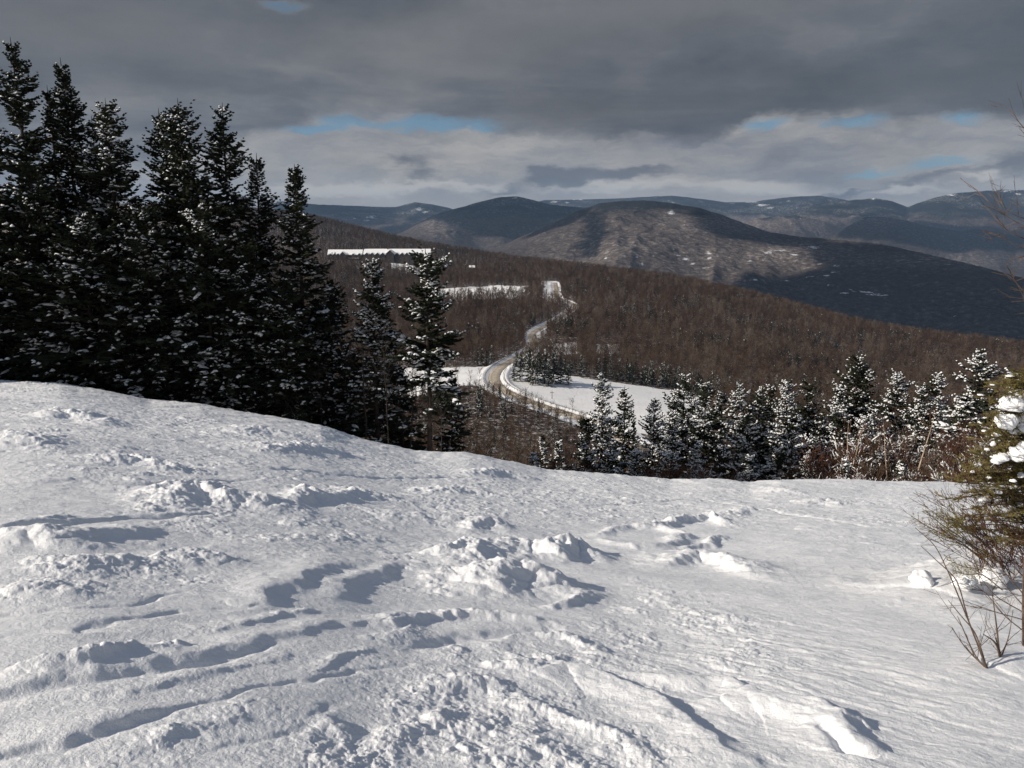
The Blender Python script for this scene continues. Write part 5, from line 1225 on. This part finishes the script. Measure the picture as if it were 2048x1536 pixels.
def blob(k, c, r, rd, sub=4):
    me = bpy.data.meshes.new('b'); import bmesh
    bm = bmesh.new(); bmesh.ops.create_icosphere(bm, subdivisions=sub, radius=1.0); V = np.array([v.co[:] for v in bm.verts]); Fi = np.array([[v.index for v in f.verts] for f in bm.faces]); bm.free(); bpy.data.meshes.remove(me)
    o = rd.uniform(0, 50, 3)
    nn = fbm(V[:, 0] * 1.2 + o[0] + V[:, 2] * .8, V[:, 1] * 1.2 + o[1] - V[:, 2] * .9, 4, 7) * .55 + fbm(V[:, 0] * 4 + o[2], V[:, 2] * 4 + V[:, 1] * 3, 3, 8) * .08
    V = V * (1 + nn)[:, None]; V[:, 2] = np.where(V[:, 2] < 0, V[:, 2] * .6, V[:, 2])
    k.add(c + V * np.array(r), Fi)
def build_bush():
    rd = np.random.default_rng(33)
    # snow laden small fir
    foot = ground_foot(2090, 1165); Y0 = foot[1]
    r = empty('small_fir', tuple(foot)); tag(r, 'small yellow green fir bent under big rounded lumps of snow at the right border', 'tree')
    tk, nk, sk = Kit(), Kit(), Kit()
    top = S(2070, 760, Y0)
    TP = tube(tk, [foot, S(2088, 1000, Y0), S(2078, 880, Y0), top], .035, .008, 8)
    A0, B0 = [], []
    lumpy = [(2024, 815), (2012, 856), (2040, 866), (2036, 914), (2002, 925), (1956, 934), (1974, 903), (1986, 893), (2027, 966), (1966, 1003), (1998, 988), (1945, 946), (2040, 1014), (1930, 964), (2015, 1033), (1990, 874), (2000, 834), (1968, 864), (2044, 955), (1978, 957), (1985, 772), (2020, 754), (1960, 792)]
    ends = [(1985, 800), (1975, 835), (1962, 868), (1955, 900), (1935, 905), (1928, 935), (1945, 960), (1915, 965), (1905, 1000), (1925, 1020), (1890, 1040), (1960, 1000), (1990, 960), (2010, 930), (2000, 1010), (2035, 980), (2040, 1030), (1975, 1040),
            (2010, 1060), (1940, 1060), (2030, 765), (2000, 770), (2045, 880), (2020, 850), (1985, 915), (1960, 930), (1905, 925), (1890, 960), (1880, 1000), (1900, 1055), (1925, 985), (1950, 1015), (1970, 1060), (1935, 880), (1950, 850), (2005, 1085), (1915, 1040), (1942, 1035), (1985, 1030), (2030, 1075), (1985, 1080), (1950, 1085), (2046, 745), (2010, 790), (1995, 880), (1920, 950), (1948, 985), (2020, 1000), (2000, 905)]
    for q, (ex, ey) in enumerate(ends[::1] + lumpy):
        yy = Y0 + rd.uniform(-.75, .55) if q < len(ends) else Y0 - .27; s = np.clip((1150 - ey - 20) / 400, .05, .95); o = np.array([np.interp(s, np.linspace(0, 1, len(TP)), TP[:, j]) for j in range(3)])
        e = S(ex + rd.uniform(-6, 6), ey, yy); mid = (o + e) / 2 + np.array([0, 0, .07]) + rd.normal(0, .03, 3)
        P = tube(tk, [o, mid, e], .010, .003, 5)
        m = len(P); ii = rd.integers(int(m * .15), m - 1, 22)
        for a in ii:
            d = P[min(a + 1, m - 1)] - P[a - 1]; d /= np.linalg.norm(d) + 1e-9; sgn = rd.choice([-1, 1])
            w = np.cross(d, [0, 0, 1]) * sgn * .9 + d * .8 + rd.normal(0, .25, 3); w /= np.linalg.norm(w); l = rd.uniform(.06, .17)
            A0.append(P[a]); B0.append(P[a] + w * l)
            for _ in range(2):
                a2 = P[a] + w * l * rd.uniform(.2, .8); w2 = w + rd.normal(0, .55, 3); w2 /= np.linalg.norm(w2); A0.append(a2); B0.append(a2 + w2 * l * .5)
        A0 += list(P[m // 3:-1]); B0 += list(P[m // 3 + 1:])
    A0, B0 = np.array(A0), np.array(B0); tk.prisms(A0, B0, .0028, .0014, 3); needles_on(nk, A0, B0, rd)
    # needles sprigs lower left
    for (bx, by, ex, ey) in [(1915, 1080, 1822, 1032), (1915, 1070, 1850, 1020), (1925, 1090, 1858, 1062), (1935, 1060, 1898, 1010), (1960, 1140, 1892, 1118), (1965, 1150, 1905, 1140), (1930, 1080, 1880, 1050), (1990, 1120, 1930, 1085), (1925, 1050, 1880, 1022), (1948, 1072, 1905, 1038)]:
        yb = Y0 - rd.uniform(.3, .9); P = tube(tk, [S(bx + 40, by + 30, yb + .2), S(bx, by, yb), S((bx + ex) / 2, (by + ey) / 2 + 4, yb), S(ex, ey, yb)], .006, .002, 5)
        a, b = [], []
        for i in range(len(P) // 3, len(P) - 1):
            d = P[i + 1] - P[i]; d /= np.linalg.norm(d); a.append(P[i]); b.append(P[i + 1])
            for sgn in (-1, 1):
                w = np.cross(d, [0, -1, .3]) * sgn * .7 + d * .8 + rd.normal(0, .2, 3); w /= np.linalg.norm(w); l = rd.uniform(.035, .10); a.append(P[i]); b.append(P[i] + w * l)
        needles_on(nk, np.array(a), np.array(b), rd, 300)
    LUM0 = 0
    lum = [(2024, 808, 25, 17, 0), (2012, 848, 20, 24, -.03), (2040, 858, 17, 15, .05), (2060, 830, 26, 26, .1), (2036, 906, 20, 17, -.05), (2060, 900, 24, 22, 0), (2002, 918, 15, 10, -.1), (1956, 931, 7, 6, 0), (1974, 899, 6, 4, 0), (1986, 889, 6, 8, 0), (2027, 962, 7, 5, -.2),
           (1966, 999, 12, 5, -.1), (1998, 985, 8, 4, -.1), (1945, 944, 5, 3, 0), (2040, 1010, 9, 5, 0), (1930, 962, 5, 3, 0), (2015, 1030, 7, 4, 0), (1990, 870, 7, 6, 0), (2000, 830, 7, 8, 0), (1968, 862, 5, 3, 0), (2044, 950, 10, 6, 0), (1978, 955, 6, 3, 0), (1925, 1165, 16, 10, -.3), (2045, 790, 14, 12, .1), (1985, 770, 7, 3, 0), (2020, 752, 9, 3, 0), (1960, 790, 6, 3, 0)]
    for px, py, rx, ry, dy in lum:
        yy = Y0 - .25 + dy if dy > -.25 else Y0 + dy - .5; m = yy / F; nb_ = 5 if rx > 11 else 2
        for j in range(nb_):
            ox, oy = rd.normal(0, .42, 2) if j else (0, 0); fz = rd.uniform(.5, .75) if j else .85
            blob(sk, S(px + ox * rx, py + oy * ry * .7, yy + rd.normal(0, .02)), (rx * m * fz * 1.1, rx * m * fz, ry * m * fz), rd, 4 if rx > 11 else 3)
    for (gx_, gy_, r_) in [(1840, 1166, .085), (1852, 1172, .06), (1930, 1176, .10), (1985, 1168, .12)]:
        blob(sk, ground_foot(gx_, gy_, r_ * .45), (r_ * 1.2, r_, r_ * 1.05), rd)
    for k_, nm, mm_, sm_ in ((tk, 'trunk', M_DRY, False), (nk, 'needles', M_NEEDLE_Y, False), (sk, 'snow_clumps', M_SNOW, True)):
        me = k_.mesh(nm, sm_); v = np.zeros(len(me.vertices) * 3, np.float32); me.vertices.foreach_get('co', v); me.vertices.foreach_set('co', (v.reshape(-1, 3) - foot).astype(np.float32).ravel()); mobj(nm, me, mm_, r)
    # fan of red brown shrub stems
    def shrub(name, foots, n, spec, m_, lab, cat, ntw=9):
        r = empty(name, tuple(foots)); tag(r, lab, cat); st, tw_ = Kit(), Kit()
        for q in range(n):
            P, r0 = spec(q); P = tube(st, P, r0, r0 * .3, 5)
            L = len(P)
            for _ in range(ntw):
                a = rd.integers(L // 4, L - 1); d = P[a + 1] - P[a]; d /= np.linalg.norm(d) + 1e-9; w = d * .8 + rd.normal(0, .38, 3) + np.array([0, 0, .1]); w /= np.linalg.norm(w); l = rd.uniform(.08, .32)
                e = P[a] + w * l; mid = P[a] + w * l * .5 + rd.normal(0, .008, 3); tube(tw_, [P[a], mid, e], .0028, .0012, 3, 2)
                for _ in range(2):
                    w2 = w + rd.normal(0, .5, 3); w2 /= np.linalg.norm(w2); b0 = P[a] + w * l * rd.uniform(.3, .9); tw_.prisms(b0[None], (b0 + w2 * l * .4)[None], .0018, .001, 3)
        for k_, nm in ((st, 'stems'), (tw_, 'twigs')):
            me = k_.mesh(nm); v = np.zeros(len(me.vertices) * 3, np.float32); me.vertices.foreach_get('co', v); me.vertices.foreach_set('co', (v.reshape(-1, 3) - foots).astype(np.float32).ravel()); mobj('crown' if nm == 'twigs' else 'stem', me, m_, r)
    f2 = ground_foot(2070, 1150)
    def sp(q):
        yb = Y0 + rd.uniform(-.7, .5); bx = rd.uniform(1960, 2180); ex = rd.uniform(1815, 2060); ey = rd.uniform(900, 1090) if ex > 1900 else rd.uniform(985, 1075)
        b = S(bx, 1165 + rd.uniform(-15, 15), yb); e = S(ex, ey, yb + rd.uniform(-.3, .3)); m = S(bx * .5 + ex * .5 + 25, 1165 * .5 + ey * .5 + rd.uniform(-5, 20), yb)
        return [b, m, e], rd.uniform(.003, .0065)
    shrub('shrub', f2, 66, sp, M_TWIGRED, 'dense red brown leafless shrub leaning left at the right border', 'shrub')
    f3 = ground_foot(1975, 1338); Y3 = f3[1]
    PL = [[(1976, 1338), (1945, 1262), (1912, 1180), (1890, 1130), (1868, 1090), (1830, 1055)], [(1970, 1332), (1952, 1270), (1925, 1235), (1896, 1200)], [(1972, 1345), (1950, 1310), (1925, 1255), (1915, 1232)], [(1965, 1330), (1945, 1310), (1930, 1290)],
          [(1974, 1336), (1942, 1255), (1930, 1215), (1912, 1160), (1872, 1120), (1842, 1092)], [(1974, 1340), (1935, 1300), (1903, 1255)]]
    shrub('dry_plant', f3, len(PL), lambda q: ([S(a, b, Y3 + (.03 * q if i_ else 0)) if i_ else S(1974 + q * .4, 1339, Y3) for i_, (a, b) in enumerate(PL[q])], .0065), M_DRY, 'tall thin dry stems leaning left out of the snow at the lower right', 'plant', 2)
    f4 = ground_foot(1999, 1314); Y4 = f4[1]
    PL2 = [[(1999, 1314), (1994, 1260), (1985, 1190)], [(2000, 1312), (1990, 1285), (1966, 1268)], [(2001, 1312), (1996, 1290), (1990, 1275)], [(2004, 1310), (2018, 1270), (2026, 1220)], [(2002, 1312), (1998, 1300), (1994, 1272)]]
    shrub('dry_plant', f4, len(PL2), lambda q: ([S(a, b, Y4 + (.02 * q if i_ else 0)) for i_, (a, b) in enumerate(PL2[q])], .009 if q < 3 else .005), M_DRY, 'short broken dry stalk standing in the snow at the lower right', 'plant', 2)
    f5 = ground_foot(2047, 1292); Y5 = f5[1]
    PL3 = [[(2047, 1292), (2046, 1200), (2050, 1100), (2060, 1000)], [(2047, 1262), (2010, 1232), (1975, 1190), (1950, 1170)], [(2047, 1225), (1990, 1190), (1950, 1140)], [(2048, 1240), (1985, 1222), (1925, 1200)], [(2048, 1190), (2000, 1130), (1990, 1080)], [(2050, 1215), (2005, 1165), (1965, 1118)]]
    shrub('sapling', f5, len(PL3), lambda q: ([S(a, b, Y5 + (.03 * q if i_ else 0)) for i_, (a, b) in enumerate(PL3[q])], .010 if q == 0 else .005), M_DRY, 'upright bare sapling at the very right border of the snow bank', 'sapling', 4)
    # taller bare tree outside the right border, a few twigs reach into the view
    f6 = ground_foot(2200, 1180); Y6 = 6.2
    PL4 = [[(2210, 1180), (2190, 700), (2150, 330), (2120, 100)], [(2167, 480), (2080, 300), (2035, 240), (2017, 196)], [(2175, 560), (2090, 480), (2010, 430), (1972, 400)], [(2175, 560), (2110, 500), (2030, 470), (1990, 440)], [(2170, 600), (2100, 520), (2030, 490), (1995, 465)],
           [(2186, 660), (2110, 620), (2045, 580), (2020, 545)], [(2160, 420), (2080, 440), (2020, 425), (1985, 380)], [(2190, 700), (2110, 640), (2060, 612), (2030, 560)]]
    shrub('bare_tree', f6, len(PL4), lambda q: ([S(a, b, Y6 + (.05 * q if i_ else 0)) for i_, (a, b) in enumerate(PL4[q])], .03 if q == 0 else .0042), M_DRY, 'bare tree past the right border whose fine twigs reach into the sky', 'tree')
build_bush()
print('things', round(time.time() - T0, 1))
# ------------------------------------------------------------------ clouds added out of view (left and above), outlined to cast the mountain shadows; the haze
def build_shadow_clouds():
    bv = BVHTree.FromPolygons([tuple(v) for v in Vm[::1].astype(float)], [tuple(int(q) for q in f) for f in grid_faces(ny, nu)])
    SH = [  # where their shadows lie on the mountains, as seen in the photo; height of the cloud
        ([(735, 462), (800, 452), (850, 432), (930, 405), (1000, 385), (1060, 385), (1110, 400), (1190, 406), (1165, 432), (1120, 452), (1075, 470), (1020, 478), (975, 470), (930, 452), (885, 434), (850, 440), (800, 466), (770, 482), (735, 478)], 2900, 9500),
        ([(1395, 408), (1440, 420), (1500, 445), (1560, 462), (1640, 472), (1700, 478), (1640, 492), (1560, 486), (1480, 480), (1440, 470), (1415, 452), (1405, 436)], 2700, 6500),
        ([(1176, 420), (1196, 420), (1198, 470), (1192, 520), (1172, 520), (1180, 460)], 2800, 6500),
        ([(1665, 480), (1800, 492), (1950, 524), (2060, 552), (2300, 600), (2300, 740), (1700, 700), (1500, 600), (1420, 570), (1480, 566), (1560, 556), (1650, 548), (1690, 530), (1640, 505), (1620, 490)], 2500, 6000),
        ([(1672, 468), (1700, 446), (1730, 428), (1800, 436), (1870, 450), (1955, 452), (2100, 470), (2300, 480), (2300, 505), (2100, 494), (1960, 500), (1880, 496), (1800, 482), (1720, 474)], 3600, 9000),
        ([(560, 395), (640, 404), (760, 408), (800, 412), (770, 450), (640, 440), (560, 430)], 4300, 14000),
    ]
    m, t, b = mat('shadow_cloud', 1.0, 0.0); b.inputs['Base Color'].default_value = (0.85, 0.86, 0.88, 1)
    for poly, Hc, ymx in SH:
        poly = np.array(poly, float); lo, hi = poly.min(0), poly.max(0); gx, gy = np.meshgrid(np.arange(lo[0], hi[0], 3.0), np.arange(lo[1], hi[1], 1.5)); gx, gy = gx.ravel(), gy.ravel()
        k = in_poly(gx, gy, [tuple(p) for p in poly]); hits = []
        for a, c in zip(gx[k], gy[k]):
            d = at(a, c, 1.0); h = bv.ray_cast((0, 0, 0), Vector(d))
            if h[0] is not None and 1300 < h[0][1] < ymx: hits.append(h[0][:])
        if len(hits) < 12: continue
        P = np.array(hits); Q = P + SUN[None] * ((Hc - P[:, 2]) / SUN[2])[:, None]
        x0, y0 = Q[:, 0].min() - 500, Q[:, 1].min() - 500; st = 60.0; nx_, ny_ = int((Q[:, 0].max() + 500 - x0) / st) + 1, int((Q[:, 1].max() + 500 - y0) / st) + 1
        occ = np.zeros((ny_, nx_)); np.add.at(occ, (((Q[:, 1] - y0) / st).astype(int), ((Q[:, 0] - x0) / st).astype(int)), 1.0)
        occ = (occ > 0).astype(float); occ = (blur(blur(occ, 2, 0), 2, 1) > 0.3).astype(float); occ = blur(blur(occ, 3, 0), 3, 1)
        XX, YY_ = np.meshgrid(x0 + np.arange(nx_) * st, y0 + np.arange(ny_) * st)
        f = occ + 0.30 * fbm(XX / 420, YY_ / 420, 4, int(Hc)) - 0.5
        inside = f > 0; th = np.sqrt(np.clip(f, 0, 1)) * 50 * (1 + .5 * fbm(XX / 200, YY_ / 200, 3, 9))
        vid = -np.ones(inside.shape, int); ii = np.argwhere(inside); vid[inside] = np.arange(len(ii)); nn = len(ii)
        if nn < 20: continue
        up = np.stack([XX[inside], YY_[inside], Hc + th[inside]], 1); dn = np.stack([XX[inside], YY_[inside], Hc - .35 * th[inside] - 1], 1)
        a = vid[:-1, :-1]; b_ = vid[:-1, 1:]; c = vid[1:, 1:]; d = vid[1:, :-1]; okq = (a >= 0) & (b_ >= 0) & (c >= 0) & (d >= 0)
        fu = np.stack([a[okq], b_[okq], c[okq], d[okq]], 1); fd = fu[:, ::-1] + nn
        E = np.concatenate([fu[:, [i, (i + 1) % 4]] for i in range(4)]); key = np.sort(E, 1); _, idx, cnt = np.unique(key[:, 0] * nn + key[:, 1], return_index=True, return_counts=True)
        be = E[idx[cnt == 1]]; side = np.stack([be[:, 1], be[:, 0], be[:, 0] + nn, be[:, 1] + nn], 1)
        me = npmesh('shadow_cloud', np.concatenate([up, dn]), [fu, fd, side], True); me.materials.append(m)
        o = mobj('shadow_cloud', me, None); tag(o, 'one of the clouds added out of view to shade the mountains', None, None, 'stuff')
build_shadow_clouds()
def build_haze():
    V, Fq = boxv(-17500, 19500, -300, 16200, -640, 560); me = npmesh('haze', V, Fq)
    m = bpy.data.materials.new('haze'); m.use_nodes = True; t = NT(m.node_tree); t.n.clear()
    out = t.new('ShaderNodeOutputMaterial'); pv = t.new('ShaderNodeVolumePrincipled')
    pv.inputs['Color'].default_value = (0.42, 0.65, 1.0, 1); pv.inputs['Density'].default_value = 3.2e-5; pv.inputs['Anisotropy'].default_value = 0.0
    t.l.new(pv.outputs[0], out.inputs['Volume']); me.materials.append(m)
    o = mobj('haze', me, None); tag(o, 'thin blue haze over the valley', None, None, 'stuff')
build_haze()
print('script seconds', round(time.time() - T0, 1))
